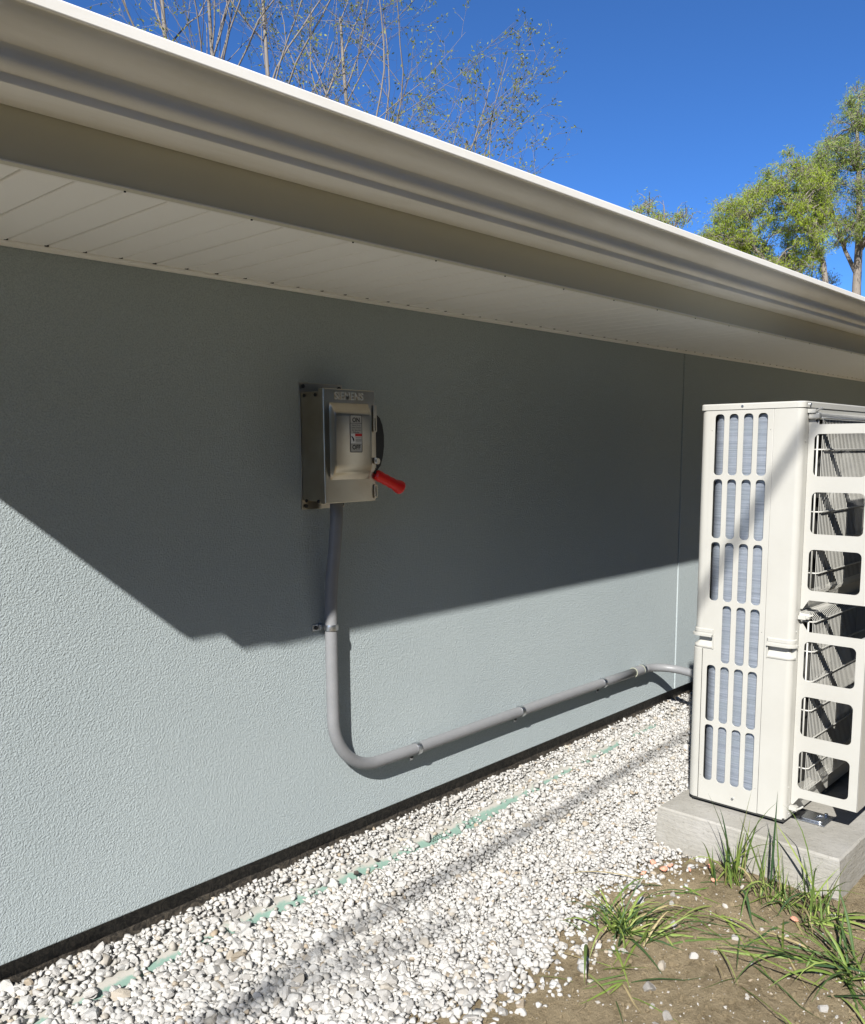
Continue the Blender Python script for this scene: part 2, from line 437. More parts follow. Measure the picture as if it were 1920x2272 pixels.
# K-style gutter
def bez(p0, p1, p2, n=6): return [((1-q)**2*p0[0]+2*q*(1-q)*p1[0]+q*q*p2[0], (1-q)**2*p0[1]+2*q*(1-q)*p1[1]+q*q*p2[1]) for q in [i/n for i in range(n+1)]]
gp = [(-.697, 2.2290), (-.793, 2.2290), (-.7985, 2.2305), (-.8000, 2.2345), (-.8000, 2.2470)]
gp += [(-.8006, 2.2480), (-.8060, 2.2510), (-.8115, 2.2555), (-.8155, 2.2615), (-.8170, 2.2665), (-.8168, 2.2700), (-.8150, 2.2800), (-.8146, 2.2880), (-.8162, 2.2925)]
gp += bez((-.8162, 2.2930), (-.8610, 2.3160), (-.8670, 2.3440), 8)[1:]
gut = [(FY+.0, 2.345)] + [(p[0], p[1]) for p in gp]
outer = gp; inner = [(p[0]+.0025, p[1]+.0025) for p in gp]
b = MB()
xsg = list(np.linspace(EAVE_X0, EAVE_X1, 60))
rows = [[(xx, p[0], p[1]) for xx in xsg] for p in outer]
b.loft(rows); rows = [[(xx, p[0], p[1]) for xx in xsg] for p in inner]; b.loft(rows, flip=True)
gutter = b.build('gutter', m_white, house, autosmooth=True, fix=False)
b = MB(); lip = [(-.8655, 2.3440), (-.8740, 2.3440), (-.8752, 2.3465), (-.8752, 2.3665), (-.8730, 2.3690), (-.8590, 2.3690), (-.8590, 2.3660), (-.8655, 2.3630)]
b.prism_x(lip, EAVE_X0, EAVE_X1); b.build('gutter_lip', m_white, gutter, bevel=.0008)
b = MB(); b.prism_x([(-.6965, 2.2275)]+[(p[0]+.001, p[1]+.001) for p in outer[1:]]+[(-.865, 2.366), (-.6965, 2.366)], EAVE_X0-.002, EAVE_X0-.0005); b.build('end_cap', m_white, gutter)
for xs in (3.4, 6.6):
    b = MB(); rows = [[(xs+dx, p[0]-.0012, p[1]-.0010) for dx in (0, .018)] for p in outer[:14]]; b.loft(rows); b.build('seam_strip', m_white, gutter, fix=False)
# hip roof, side edge seen only through its shadow
b = MB()
ex0 = .125; skew = 0.0
RY0 = -.792; R0 = 2.358
slope = .26
def rz(y): return R0 + slope*(y-RY0)
L0 = (ex0, RY0, R0); Lw = (ex0 + skew*(2.5-RY0), 2.5, R0+.0)
ridge_y = 2.4
ridgeL = (3.0, ridge_y, rz(ridge_y)); ridgeR = (11.5, ridge_y, rz(ridge_y))
backL = (ex0 + skew*(5.6-RY0), 5.6, R0); backR = (14.2, 5.6, R0); frontR = (14.1, RY0, R0)
top = [L0, frontR, backR, backL, ridgeL, ridgeR]
bot = [(p[0], p[1], p[2]-.014) for p in top]
fs = [(0, 1, 5, 4), (1, 2, 5), (2, 3, 4, 5), (3, 0, 4)]
b.add(top, fs); b.add(bot, [tuple(reversed(f)) for f in fs])
for i, j in ((0, 1), (1, 2), (2, 3), (3, 0)): b.add([top[i], top[j], bot[j], bot[i]], [(0, 1, 2, 3)])
b.build('roof', m_roof, house)
b = MB()
for i, (a0, a1) in enumerate((((.148, FY+.0, 2.34), (.148, 5.5, 2.34)),)):
    a0 = Vector(a0); a1 = Vector(a1)
    b.add([a0, a1, a1-Vector((0, 0, .2)), a0-Vector((0, 0, .2)), a0+Vector((.02, 0, 0)), a1+Vector((.02, 0, 0)), a1+Vector((.02, 0, -.2)), a0+Vector((.02, 0, -.2))],
          [(0, 1, 2, 3), (7, 6, 5, 4), (0, 4, 5, 1), (3, 2, 6, 7), (0, 3, 7, 4), (1, 5, 6, 2)])
b.build('side_fascia', m_fascia, house)
b = MB(); b.add([(.17, .01, 2.145), (.298, .01, 2.145), (.298, 5.0, 2.145), (.17, 5.0, 2.145)], [(3, 2, 1, 0)]); b.build('side_soffit', m_soffit, house, fix=False)

# ------------------------------------------------------------------ safety switch on the wall
sw = empty('safety_switch', (2.09, 0, 1.37), 'stainless steel safety switch box with red lever, mounted on the grey stucco wall', 'switch box')
b = MB(); b.box(1.99, 2.19, -.004, -.0005, 1.366, 1.813); b.build('back_plate', m_steel, sw, bevel=.001)
for (px_, pz) in ((2.004, 1.800), (2.172, 1.798), (2.006, 1.379), (2.176, 1.378)):
    b = MB(); b.disc((px_, -.0045, pz), .0075, (0, -1, 0), .006, 6); b.build('bolt', m_bolt, sw)
b = MB(); b.box(1.993, 2.198, -.135, -.005, 1.398, 1.778); b.build('enclosure', m_steel, sw, bevel=.004)
for (pz, py) in ((1.772, -.03), (1.772, -.09), (1.405, -.03), (1.405, -.095)):
    b = MB(); b.disc((1.992, py, pz-.006), .006, (-1, 0, 0), .0035, 10); b.build('rivet', m_bolt, sw)
cov = MB(); cov.box(1.977, 2.215, -.150, -.122, 1.393, 1.786); cov = cov.build('cover', m_steel, sw, bevel=.003)
# raised dished panel
prof = []
for i in range(9):
    q = i/8; prof.append((1.474+.055*q, -.150-.026*math.sin(q*math.pi/2)))
for i in range(9):
    q = i/8; prof.append((1.692+.046*q, -.150-.026*math.cos(q*math.pi/2)))
b = MB()
rows = []
for xx, sc in ((2.000, 0), (2.004, .85), (2.008, 1.0), (2.165, 1.0), (2.176, .85), (2.184, 0)):
    rows.append([(xx, -.150 + (y+.150)*sc - .0006, z) for z, y in prof])
b.loft(rows); b.build('raised_panel', m_steel, cov, autosmooth=True)
MW = lambda x, y, z: frame((1, 0, 0), (0, 0, 1), (0, -1, 0), (x, y, z))
m_emboss_lit = mat('embossed_steel_lit', (.80, .77, .70), .42, 1.0)  # paler than the box steel: lit relief put into the letter colour
me = text_mesh('SIEMENS', .036, MW(2.092, -.1508, 1.761), .0020, sx=1.0, bevel=.0, offset=.0006); link('embossed_lettering', me, m_emboss_lit, cov)
# rating label
lab = link('label_plate', plate(rrect(2.070, 2.127, 1.568, 1.698, .004), [], .0008, MW(0, -.1772, 0)), m_label, sw)
link('label_border', plate(rrect(2.0705, 2.1265, 1.5685, 1.6975, .004), [rrect(2.0725, 2.1245, 1.5705, 1.6955, .003)], .0004, MW(0, -.1779, 0)), m_print, lab)
for body, s_, z_ in (('ON', .022, 1.6795), ('OFF', .022, 1.5855)):
    link('lettering', text_mesh(body, s_, MW(2.0985, -.1780, z_), offset=.0006), m_print, lab)
for body, z_ in (('Heavy Duty', 1.6620), ('Safety Switch', 1.6535), ('Int. Securite', 1.6450), ('Robuste', 1.6375)):
    link('lettering', text_mesh(body, .0082, MW(2.0985, -.1780, z_)), m_print, lab)
for z_ in (1.6685, 1.5975):
    b = MB(); b.box(2.0725, 2.1245, -.1781, -.1779, z_-.0006, z_+.0006); b.build('divider_line', m_print, lab)
b = MB(); b.box(2.0730, 2.1240, -.1781, -.1779, 1.5985, 1.6330); b.build('warning_panel', m_lwhite, lab)
b = MB(); b.box(2.0930, 2.1240, -.1784, -.1782, 1.6235, 1.6330); b.build('warning_bar', m_lred, lab)
for z_ in (1.6185, 1.6135, 1.6090, 1.6045):
    b = MB(); b.box(2.0945, 2.1225, -.1784, -.1782, z_-.0009, z_+.0009); b.build('warning_line', m_print, lab)
b = MB(); b.add([(2.0745, -.1784, 1.6240), (2.0770, -.1784, 1.6255), (2.0850, -.1784, 1.6190), (2.0880, -.1784, 1.6150), (2.0885, -.1784, 1.6080), (2.0850, -.1784, 1.6050), (2.0820, -.1784, 1.6120), (2.0790, -.1784, 1.6175)], [tuple(range(8))]); b.build('warning_symbol', m_print, lab)
for z_ in (1.6920, 1.5735):
    b = MB(); b.disc((2.0985, -.1778, z_), .0018, (0, -1, 0), .0008, 8); b.build('rivet', m_steel, lab)
# cover latches on the right edge
for z0, z1 in ((1.640, 1.735), (1.405, 1.452)):
    me = plate(rrect(2.203, 2.2185, z0, z1, .004), [rrect(2.2065, 2.2145, z0+.004, z1-.004-(.04 if z1 > 1.6 else 0), .0025)], .004, MW(0, -.1535, 0), .0008)
    link('latch', me, m_steel, sw)
me = plate(rrect(2.2035, 2.2165, 1.528, 1.548, .005), [rrect(2.2065, 2.2135, 1.5315, 1.5445, .003)], .006, MW(0, -.155, 0), .001); link('hasp', me, m_galv, sw)
b = MB(); b.box(2.2155, 2.2205, -.148, -.06, 1.50, 1.70); b.build('side_flange', m_steel, sw, bevel=.001)
# black quadrant + red lever
q_ = [(2.215, 1.500), (2.228, 1.504), (2.244, 1.52), (2.256, 1.55), (2.263, 1.59), (2.263, 1.63), (2.256, 1.665), (2.244, 1.69), (2.230, 1.700), (2.215, 1.700)]
link('lever_quadrant', plate(q_, [], .05, MW(0, -.120, 0), .002), m_black, sw)
b = MB(); b.disc((2.222, -.150, 1.536), .0115, (0, -1, 0), .006, 20); b.build('pivot_washer', m_steel, sw, bevel=.001)
ga, gb = Vector((2.212, -.150, 1.490)), Vector((2.324, -.176, 1.434))
b = MB(); pts = [ga.lerp(gb, q) for q in (0, .05, .18, .28, .38, .48, .58, .68, .78, .86, .95, .99, 1.0)]
b.tube(pts, [.013, .0190, .0205, .0185, .0205, .0185, .0205, .0190, .0225, .0250, .0250, .0215, .012], 18); b.build('lever_grip', m_red, sw, autosmooth=True)
b = MB(); b.tube([Vector((2.222, -.135, 1.520)), ga], .008, 10); b.build('lever_arm', m_black, sw)

# ------------------------------------------------------------------ conduit
cd = empty('conduit', (2.088, 0, .345), 'grey plastic conduit dropping from the switch box and running low along the wall', 'conduit')
CR = .0235; CY = -.036; CZ = .347
pts = [(2.100, -.064, 1.405), (2.099, -.064, 1.33), (2.095, -.055, 1.22), (2.090, -.041, 1.11), (2.088, CY, 1.02), (2.087, CY, .8), (2.088, CY, .58)]
RB = .225
for i in range(1, 13):
    a = rad(90*i/12); pts.append((2.088+RB*(1-math.cos(a)), CY, CZ+RB+.008-RB*math.sin(a)))
pts += [(2.5, CY, CZ+.005), (3.0, CY, CZ+.006), (3.6, CY, CZ+.004), (4.0, CY, CZ), (4.28, CY, CZ-.003)]
b = MB(); b.tube(pts, CR, 20); b.build('pipe', m_pvc, cd, smooth=True)
b = MB(); b.tube([(4.265, CY, CZ-.003), (4.345, CY, CZ-.004)], .0275, 20); b.build('coupling', m_pvc, cd, bevel=.001, autosmooth=True)
for xs in (4.263, 4.348):
    b = MB(); b.tube([(xs, CY, CZ-.003), (xs+.003, CY, CZ-.003)], .0280, 20); b.build('glue_ring', m_glue, cd, autosmooth=True)
b = MB(); b.tube([(4.352, CY, CZ-.004), (4.372, CY, CZ-.005)], .0300, 8); b.build('locknut', m_galv, cd)
pts = [(4.36, CY, CZ-.004), (4.40, CY-.002, CZ-.006)]
for i in range(1, 11):
    a = rad(90*i/10); pts.append((4.40+.14*math.sin(a), CY-.002-.14*(1-math.cos(a)), CZ-.006-.012*i/10))
pts += [(4.543, -.30, .318), (4.535, -.45, .300), (4.51, -.62, .29), (4.47, -.80, .295), (4.42, -.93, .31)]
b = MB(); b.tube(pts, .0225, 18); b.build('flexible_tail', m_pvc, cd, smooth=True)
def clamp(x, z, vertical):
    c = empty('clamp', (x, 0, z)); c.parent = cd; c.matrix_parent_inverse = Matrix.Translation(-Vector(cd.location))
    b = MB(); rows = []
    R1, R2 = CR+.0008, CR+.0030
    w = .011
    angs = [rad(a) for a in range(0, 361, 15)]
    for wv, rr in ((-w, R1), (-w, R2), (-w*.5, R2+.0008), (w*.5, R2+.0008), (w, R2), (w, R1)):
        if vertical: rows.append([(x+rr*math.cos(a), CY+rr*math.sin(a), z+wv) for a in angs])
        else: rows.append([(x+wv, CY+rr*math.cos(a), z+rr*math.sin(a)) for a in angs])
    b.loft(rows); b.build('strap', m_galv, c, autosmooth=True)
    b = MB()
    if vertical:
        b.box(x-.062, x-.018, -.0045, -.001, z-.0115, z+.0115)
        b.build('foot', m_galv, c, bevel=.001); b = MB(); b.box(x-.034, x-.020, -.012, -.0045, z-.0105, z+.0105); b.build('shoulder', m_galv, c, bevel=.002)
        b = MB(); b.disc((x-.047, -.005, z), .0075, (0, -1, 0), .004, 12); b.build('bolt', m_bolt, c)
    else:
        b.box(x-.0105, x+.0105, -.0045, -.001, z-.058, z-.016); b.build('foot', m_galv, c, bevel=.001)
        b = MB(); b.disc((x, -.005, z-.043), .0075, (0, -1, 0), .004, 12); b.build('bolt', m_bolt, c)
    bpy.data.objects[c.name]['label'] = 'galvanised one-hole clamp on grey conduit'
    del c['label']
    return c
clamp(2.087, .930, True)
clamp(2.535, CZ+.005, False); clamp(3.237, CZ+.005, False); clamp(3.95, CZ, False)

# ------------------------------------------------------------------ concrete pad
b = MB()
px0, px1, py0, py1 = 3.100, 4.62, -1.535, -.835
nn = 60
def padring(z, off, amp):
    out = []
    rr = random.Random(int(z*1000))
    def seg(a, c, n):
        for i in range(n):
            q = i/n; out.append((a[0]+(c[0]-a[0])*q + rr.uniform(-amp, amp), a[1]+(c[1]-a[1])*q + rr.uniform(-amp, amp), z))
    o = off
    seg((px0-o, py0-o), (px1+o, py0-o), 40); seg((px1+o, py0-o), (px1+o, py1+o), 20); seg((px1+o, py1+o), (px0-o, py1+o), 40); seg((px0-o, py1+o), (px0-o, py0-o), 20)
    return out
rows = [padring(-.15, .006, 0), padring(.0, .006, .0008), padring(.06, .004, .0012), padring(.11, .002, .0012), padring(.146, 0, .0012), padring(.1525, -.006, .0012)]
b.loft(rows, close_v=True)
nt = len(rows[0]); b.f.append(tuple(range(len(b.v)-nt, len(b.v))))
pad = b.build('concrete_pad', m_conc, None, autosmooth=True)
tag(pad, 'grey cast concrete pad under the white outdoor unit', 'concrete pad')

# ------------------------------------------------------------------ outdoor unit
UX, UYB, UYF, UZ0, UZ1 = 3.240, -.905, -1.285, .176, 1.742
UX1 = 4.27
un = empty('outdoor_unit', (3.7, -1.1, .153), 'tall cream outdoor heat pump unit with slotted end on the concrete pad', 'heat pump')
CAPZ = 1.719
EM = frame((0, -1, 0), (0, 0, 1), (-1, 0, 0), (UX+.0015, UYB, 0))     # (s,z) on the end face, s toward the camera
HZ0, HZ1 = .794, .872
rows_z = [(1.473, 1.704), (1.230, 1.459), (.986, 1.216), (.743, .971), (.501, .729), (.257, .487)]
cols_s = [(.048, .085), (.104, .140), (.160, .197), (.215, .252)]
holes = []
for r_i, (z0, z1) in enumerate(rows_z):
    for c_i, (s0, s1) in enumerate(cols_s):
        if r_i == 3 and c_i == 0: continue
        holes.append(rrect(s0, s1, z0, z1, .0145, 6))
for (s_, z_) in ((.036, 1.642), (.263, 1.642), (.262, .885), (.262, .272), (.036, .272)):
    holes.append([(s_+.0022*math.cos(k*math.pi/4), z_+.0022*math.sin(k*math.pi/4)) for k in range(8)])
outl = [(.030, UZ0), (.2725, UZ0), (.2725, CAPZ-.001), (.030, CAPZ-.001), (.030, HZ1), (.070, HZ1), (.070, HZ0), (.030, HZ0)]
link('end_panel', plate(outl, holes, .003, EM, .0006), m_cab, un)
# rounded back corner column and front corner panel as bent sheets
def bent(profile_xy, zs, name, offs=None, m=m_cab, par=un):
    """profile in plan; zs list of (offset,z)"""
    P = [Vector((p[0], p[1], 0)) for p in profile_xy]; N = []
    for i in range(len(P)):
        tt = (P[min(i+1, len(P)-1)]-P[max(i-1, 0)]).normalized(); N.append(Vector((tt.y, -tt.x, 0)))
    b = MB(); rows = [[(P[i].x+N[i].x*o, P[i].y+N[i].y*o, z) for i in range(len(P))] for o, z in zs]
    b.loft(rows); return b.build(name, m, par, autosmooth=True, fix=False)
RBK = .030; UB2 = UYB+.012
back_prof = [(UX+.14, UB2)] + [(UX+RBK-RBK*math.sin(a), UB2-RBK+RBK*math.cos(a)) for a in [rad(90*i/8) for i in range(9)]] + [(UX, UYB-.0302)]
back_prof_h = back_prof[:-1] + [(UX, UYB-.070)]
RF = .024
front_prof = [(UX, UYB-.2745), (UX, UYF+RF)] + [(UX+RF-RF*math.cos(a), UYF+RF-RF*math.sin(a)) for a in [rad(90*i/8) for i in range(1, 9)]] + [(UX+.075, UYF)]
front_prof_a = front_prof
bent(back_prof, [(.001, UZ0), (.006, UZ0+.004), (.006, HZ0-.003), (0, HZ0)], 'back_corner'); bent(back_prof, [(0, HZ1), (0, CAPZ-.001)], 'back_corner')
bent(front_prof, [(-.004, UZ0), (0, UZ0+.001), (0, HZ0)], 'corner_panel'); bent(front_prof, [(0, HZ1), (0, CAPZ-.001)], 'corner_panel')
hp = [(0, HZ1), (.0045, HZ1-.003), (.0045, HZ1-.014), (.0030, HZ1-.0155), (.0030, HZ1-.021), (.0120, HZ1-.0225), (.0120, HZ1-.030), (-.013, HZ1-.033), (-.013, HZ1-.050), (-.008, HZ1-.058), (.0035, HZ1-.068), (.0045, HZ0+.006), (.0030, HZ0+.001), (0, HZ0)]
bent(back_prof_h, hp[::-1], 'handle')
hfront = [(UX, UYB-.287), (UX, UYF+RF)] + front_prof[2:10] + [(UX+.030, UYF)]
bent([(UX, UYB-.2745), (UX, UYB-.2868)], [(0, HZ0), (0, HZ1)], 'corner_panel')
bent([(UX+.0302, UYF), (UX+.075, UYF)], [(0, HZ0), (0, HZ1)], 'corner_panel')
hnd = bent(hfront, hp[::-1], 'handle')
bz = MB()
bz.box(UX-.0045, UX+.002, UYB-.2895, UYB-.2860, HZ0, HZ1); bz.build('handle_edge', m_cab, hnd, bevel=.001)
bz = MB(); bz.box(UX+.0275, UX+.0315, UYF-.0045, UYF+.024, HZ0, HZ1); bz.build('handle_edge', m_cab, hnd, bevel=.001)
bz = MB(); bz.box(UX-.0045, UX+.03, UYB-.074, UYB-.0695, HZ0, HZ1); bz.build('handle_edge', m_cab, un, bevel=.001)
# top cap
b = MB()
def capring(o, z):
    r_ = .024
    out = []
    x0, x1, y0, y1 = UX-o, UX1+o, UYF-o, UB2+o
    for cx_, cy2, a0 in ((x0+r_, y0+r_, 180), (x1-r_, y0+r_, 270), (x1-r_, y1-r_, 0), (x0+r_, y1-r_, 90)):
        for k in range(6):
            a = rad(a0+90*k/5); out.append((cx_+r_*math.cos(a), cy2+r_*math.sin(a), z))
    return out
rows = [capring(.0015, CAPZ), capring(.003, CAPZ+.0008), capring(.003, UZ1-.004), capring(.0005, UZ1), capring(-.03, UZ1+.001)]
b.loft(rows, close_v=True); nt = len(rows[0]); b.f.append(tuple(range(len(b.v)-nt, len(b.v)))); b.build('top_cap', m_cab, un, autosmooth=True)
# casing behind (back, far end, floor)
b = MB()
b.add([(UX+.14, UB2, UZ0), (UX1, UB2, UZ0), (UX1, UB2, CAPZ), (UX+.14, UB2, CAPZ)], [(0, 1, 2, 3)])
b.add([(UX1, UB2, UZ0), (UX1, UYF, UZ0), (UX1, UYF, CAPZ), (UX1, UB2, CAPZ)], [(0, 1, 2, 3)])
b.build('casing', m_cab, un, fix=False)
b = MB(); b.box(UX+.004, UX1-.004, UYF+.004, UYB-.004, .168, UZ0+.006); b.build('base_tray', m_inside, un)
b = MB(); b.box(UX+.09, UX1-.006, UYF+.10, UYF+.105, UZ0+.01, CAPZ-.01); b.box(UX+.085, UX+.090, UYF+.012, UYB-.09, UZ0+.01, CAPZ-.01); b.box(UX+.034, UX+.3, UYB-.014, UYB-.010, UZ0+.01, CAPZ-.01); b.build('shade_liner', m_inside, un)  # near-black sheets added to read as unlit cavity behind slots and bars
for xs in (UX+.10, UX1-.16):
    b = MB(); b.box(xs, xs+.06, UYF-.02, UYB+.02, .1535, .1675); b.build('foot_rail', m_black, un)
# coil wrapped round the end
cp = [(UX+.016, UYF+.02), (UX+.016, UYB-.078)] + [(UX+.016+.048*(1-math.cos(a)), UYB-.078+.048*math.sin(a)) for a in [rad(90*i/8) for i in range(1, 9)]] + [(UX1-.1, UYB-.030)]
b = MB(); rows = [[(p[0], p[1], z) for p in cp] for z in np.linspace(UZ0+.01, 1.700, 40)]
b.loft(rows); b.build('coil', m_coil, un, autosmooth=True)
# front panel with two fan openings
FM = frame((1, 0, 0), (0, 0, 1), (0, -1, 0), (0, UYF+.0015, 0))
circ = lambda cx_, cz, r_: [(cx_+r_*math.cos(k*math.pi/20), cz+r_*math.sin(k*math.pi/20)) for k in range(40)]
FCX = 3.76
link('front_panel', plate([(UX+.0755, UZ0), (UX1, UZ0), (UX1, CAPZ-.001), (UX+.0755, CAPZ-.001)], [rrect(3.325, 4.215, 1.045, 1.680, .05), rrect(3.325, 4.215, .285, .945, .05)], .003, FM), m_cab, un)
for cz in (1.362, .615):
    f = MB(); f.disc((FCX, UYF+.03, cz), .07, (0, 1, 0), .05, 24)
    for k in range(3):
        a0 = k*2*math.pi/3+.4
        rows = []
        for r_ in (.06, .14, .21, .275):
            rows.append([(FCX+r_*math.cos(a0+w*(.5+.6*r_)), UYF+.035+.03*(w+.5), cz+r_*math.sin(a0+w*(.5+.6*r_))) for w in np.linspace(-.9, .9, 7)])
        f.loft(rows)
    f.build('fan', m_fan, un, autosmooth=True)
# wire grilles
GYF = -1.332
for z0, z1, cz in ((1.030, 1.698, 1.362), (.262, .968, .615)):
    g = empty('fan_grille', (FCX, UYF, cz)); g.parent = un; g.matrix_parent_inverse = Matrix.Translation(-Vector(un.location))
    b = MB()
    for xx in np.arange(3.302, 4.23, .0152):
        b.tube([(xx, UYF-.002, z1), (xx, GYF+.020, z1), (xx, GYF, z1-.022), (xx, GYF, z0+.022), (xx, GYF+.020, z0), (xx, UYF-.002, z0)], .0013, 4)
    o = b.build('grille_bars', m_grill, g); o['kind'] = 'stuff'
    for k in range(-3, 4):
        zz = cz + k*.1125 - .018 + (.0 if cz > 1 else .003)
        if not z0+.01 < zz < z1-.01: continue
        b = MB(); b.tube([(3.303, UYF-.006, zz), (3.304, GYF+.004, zz), (3.312, GYF-.0055, zz), (3.33, GYF-.0062, zz), (4.24, GYF-.0062, zz)], .0030, 6); b.build('cross_wire', m_grill, g, smooth=True)
    b = MB(); b.tube([(3.301, GYF+.016, z0+.01), (3.301, GYF+.016, z1-.01)], .0035, 6); b.build('edge_wire', m_grill, g, smooth=True)
    b = MB(); b.box(3.285, 4.24, UYF-.006, UYF-.002, z1-.004, z1+.006); b.build('grille_rail', m_grill, g, bevel=.001)
    b = MB(); b.box(3.278, 3.305, GYF+.006, UYF-.002, z1-.020, z1+.002); b.build('corner_lug', m_grill, g, bevel=.005)
# wind guards
GX0, GYN, GYO = 3.295, UYF-.0012, -1.524
SM = frame((0, -1, 0), (0, 0, 1), (-1, 0, 0), (GX0, 0, 0))
for zt, zb, tt, tb, ops in ((1.659, 1.019, 1.690, .984, ((1.473, 1.625), (1.264, 1.416), (1.055, 1.207))), (.900, .260, .932, .229, ((.713, .864), (.503, .655), (.296, .444)))):
    g = empty('wind_guard', (3.7, -1.4, zb)); g.parent = un; g.matrix_parent_inverse = Matrix.Translation(-Vector(un.location))
    outl = [(-GYN, tb), (-GYN+.008, tb), (-GYN+.030, zb), (-GYO-.001, zb), (-GYO-.001, zt), (-GYN+.032, zt), (-GYN+.010, tt), (-GYN, tt)]
    hs = [rrect(1.3075, 1.4905, a, c_, .019, 6) for a, c_ in ops]
    for xo, nm in ((0, 'guard_side'), (.955, 'guard_side')):
        link(nm, plate(outl, hs, .0022, Matrix.Translation((xo, 0, 0)) @ SM), m_cab, g)
    b = MB(); b.box(GX0-.0011, GX0+.957, GYO, GYO+.0022, zb, zt); b.build('guard_front', m_cab, g)
    b = MB(); b.box(GX0+.0015, GX0+.953, GYO+.0025, GYO+.020, zt-.0022, zt-.0002); b.box(GX0+.0015, GX0+.953, GYO+.0025, GYO+.020, zb+.0002, zb+.0022); b.build('guard_flange', m_cab, g)
# screws, clips, foot bracket
for (s_, z_) in ((.155, 1.731), (.175, .208)):
    b = MB(); b.disc((UX-.0012, UYB-s_, z_), .0050, (-1, 0, 0), .0035, 10); b.build('screw', m_galv, un)
for (x_, z_) in ((UX+.047, 1.731),):
    b = MB(); b.disc((x_, UYF-.003, z_), .0050, (0, -1, 0), .0050, 10); b.build('screw', m_galv, un)
b = MB(); b.disc((UX+.030, UYF, 1.60), .0035, (0, -1, 0), .002, 10); b.disc((UX+.030, UYF, .90), .0035, (0, -1, 0), .002, 10); b.disc((UX+.030, UYF, .30), .0035, (0, -1, 0), .002, 10); b.build('rivet', m_cab, un)
for zc in (.958, .222, 1.71):
    b = MB(); b.box(3.272, 3.296, UYF-.030, UYF-.002, zc-.010, zc+.004); b.tube([(3.280, UYF-.012, zc-.016), (3.280, UYF-.040, zc+.002), (3.296, UYF-.046, zc+.006)], .0035, 6); b.build('guard_clip', m_grill, un)
b = MB(); b.box(3.335, 3.445, -1.400, UYF-.004, .1545, .1585); b.build('foot_plate', m_galv, un, bevel=.001)
me = plate(rrect(3.350, 3.430, -1.385, -1.305, .012), [rrect(3.364, 3.416, -1.372, -1.350, .008)], .006, Matrix.Translation((0, 0, .1620)), .0015); link('foot_washer', me, m_galv, un)
b = MB(); b.disc((3.425, -1.375, .166), .007, (0, 0, 1), .007, 6); b.build('anchor_bolt', m_galv, un)

# ------------------------------------------------------------------ green drain pipe
PX = [.7, 1.1, 1.5, 1.75, 2.05, 2.4, 2.9, 3.4, 4.0, 4.4, 5.2]
PYv = [-.118, -.100, -.082, -.098, -.112, -.124, -.122, -.121, -.104, -.070, -.02]
def pipe_y(x): return np.interp(x, PX, PYv)
PR = .054
def pipe_z(x): return np.interp(x, [.7, 1.2, 2.6, 3.9, 4.4, 5.2], [-.052, -.039, -.037, -.010, -.018, -.05])
b = MB(); xs = np.linspace(.7, 5.2, 60); ysm = np.convolve(np.pad(pipe_y(xs), 6, 'edge'), np.ones(13)/13, 'valid')
pipe_y2 = lambda x: np.interp(x, xs, ysm)
b.tube([(x_, y_, float(pipe_z(x_))) for x_, y_ in zip(xs, ysm)], PR, 28)
dp = b.build('drain_pipe', m_green, None, smooth=True); tag(dp, 'half-buried green plastic drain pipe lying in the white gravel beside the wall', 'drain pipe')
def pipe_text(body, x, size, rot):
    yc, zc = float(pipe_y2(x)), float(pipe_z(x)); a = rad(48)          # up the side facing the camera
    nrm = Vector((0, -math.cos(a), math.sin(a))); up_ = Vector((0, math.sin(a), math.cos(a)))
    ex = Vector((1, 0, 0)); org = Vector((x, yc, zc)) + nrm*(PR+.0006)
    ca, sa = math.cos(rad(rot)), math.sin(rad(rot))
    me = text_mesh(body, size, frame(ex*ca+up_*sa, up_*ca-ex*sa, nrm, org)); 
    o = link('pipe_print', me, m_print, dp); return o
for body, x_, s_, r_ in (('0', 1.50, .022, 0), ('PVC', 1.54, .016, 90), ('4 IN', 1.575, .013, 90), ('SDR', 1.63, .014, 90), ('002320', 2.53, .026, 0), ('0', 2.66, .026, 0), ('PVC', 2.72, .018, 90), ('SDR', 2.75, .015, 90), ('USCS', 3.60, .030, 0)):
    pipe_text(body, x_, s_, r_)

# ------------------------------------------------------------------ gravel
def ico(sub):
    bm = bmesh.new(); bmesh.ops.create_icosphere(bm, subdivisions=sub, radius=1)
    V = np.array([v.co[:] for v in bm.verts]); F = np.array([[v.index for v in f.verts] for f in bm.faces]); bm.free(); return V, F
def stone_shape(rs, V):
    P = V*np.array([1, rs.uniform(.65, .95), rs.uniform(.42, .72)])
    for _ in range(rs.integers(7, 11)):
        d = rs.normal(size=3); d /= np.linalg.norm(d)
        lim = rs.uniform(.45, .8)*np.max(P@d)
        over = np.maximum(P@d-lim, 0); P = P - over[:, None]*d*.99
    P = P*(1+.05*np.sin(V@rs.normal(size=3)*3+rs.uniform(0, 6)))[:, None]
    return P/np.max(np.abs(P))
V2, F2 = ico(2); V1, F1 = ico(1)
V3, F3 = ico(3)
shapes_hi = [stone_shape(np.random.default_rng(100+i), V2) for i in range(16)]
shapes_lo = [stone_shape(np.random.default_rng(100+i), V1) for i in range(16)]
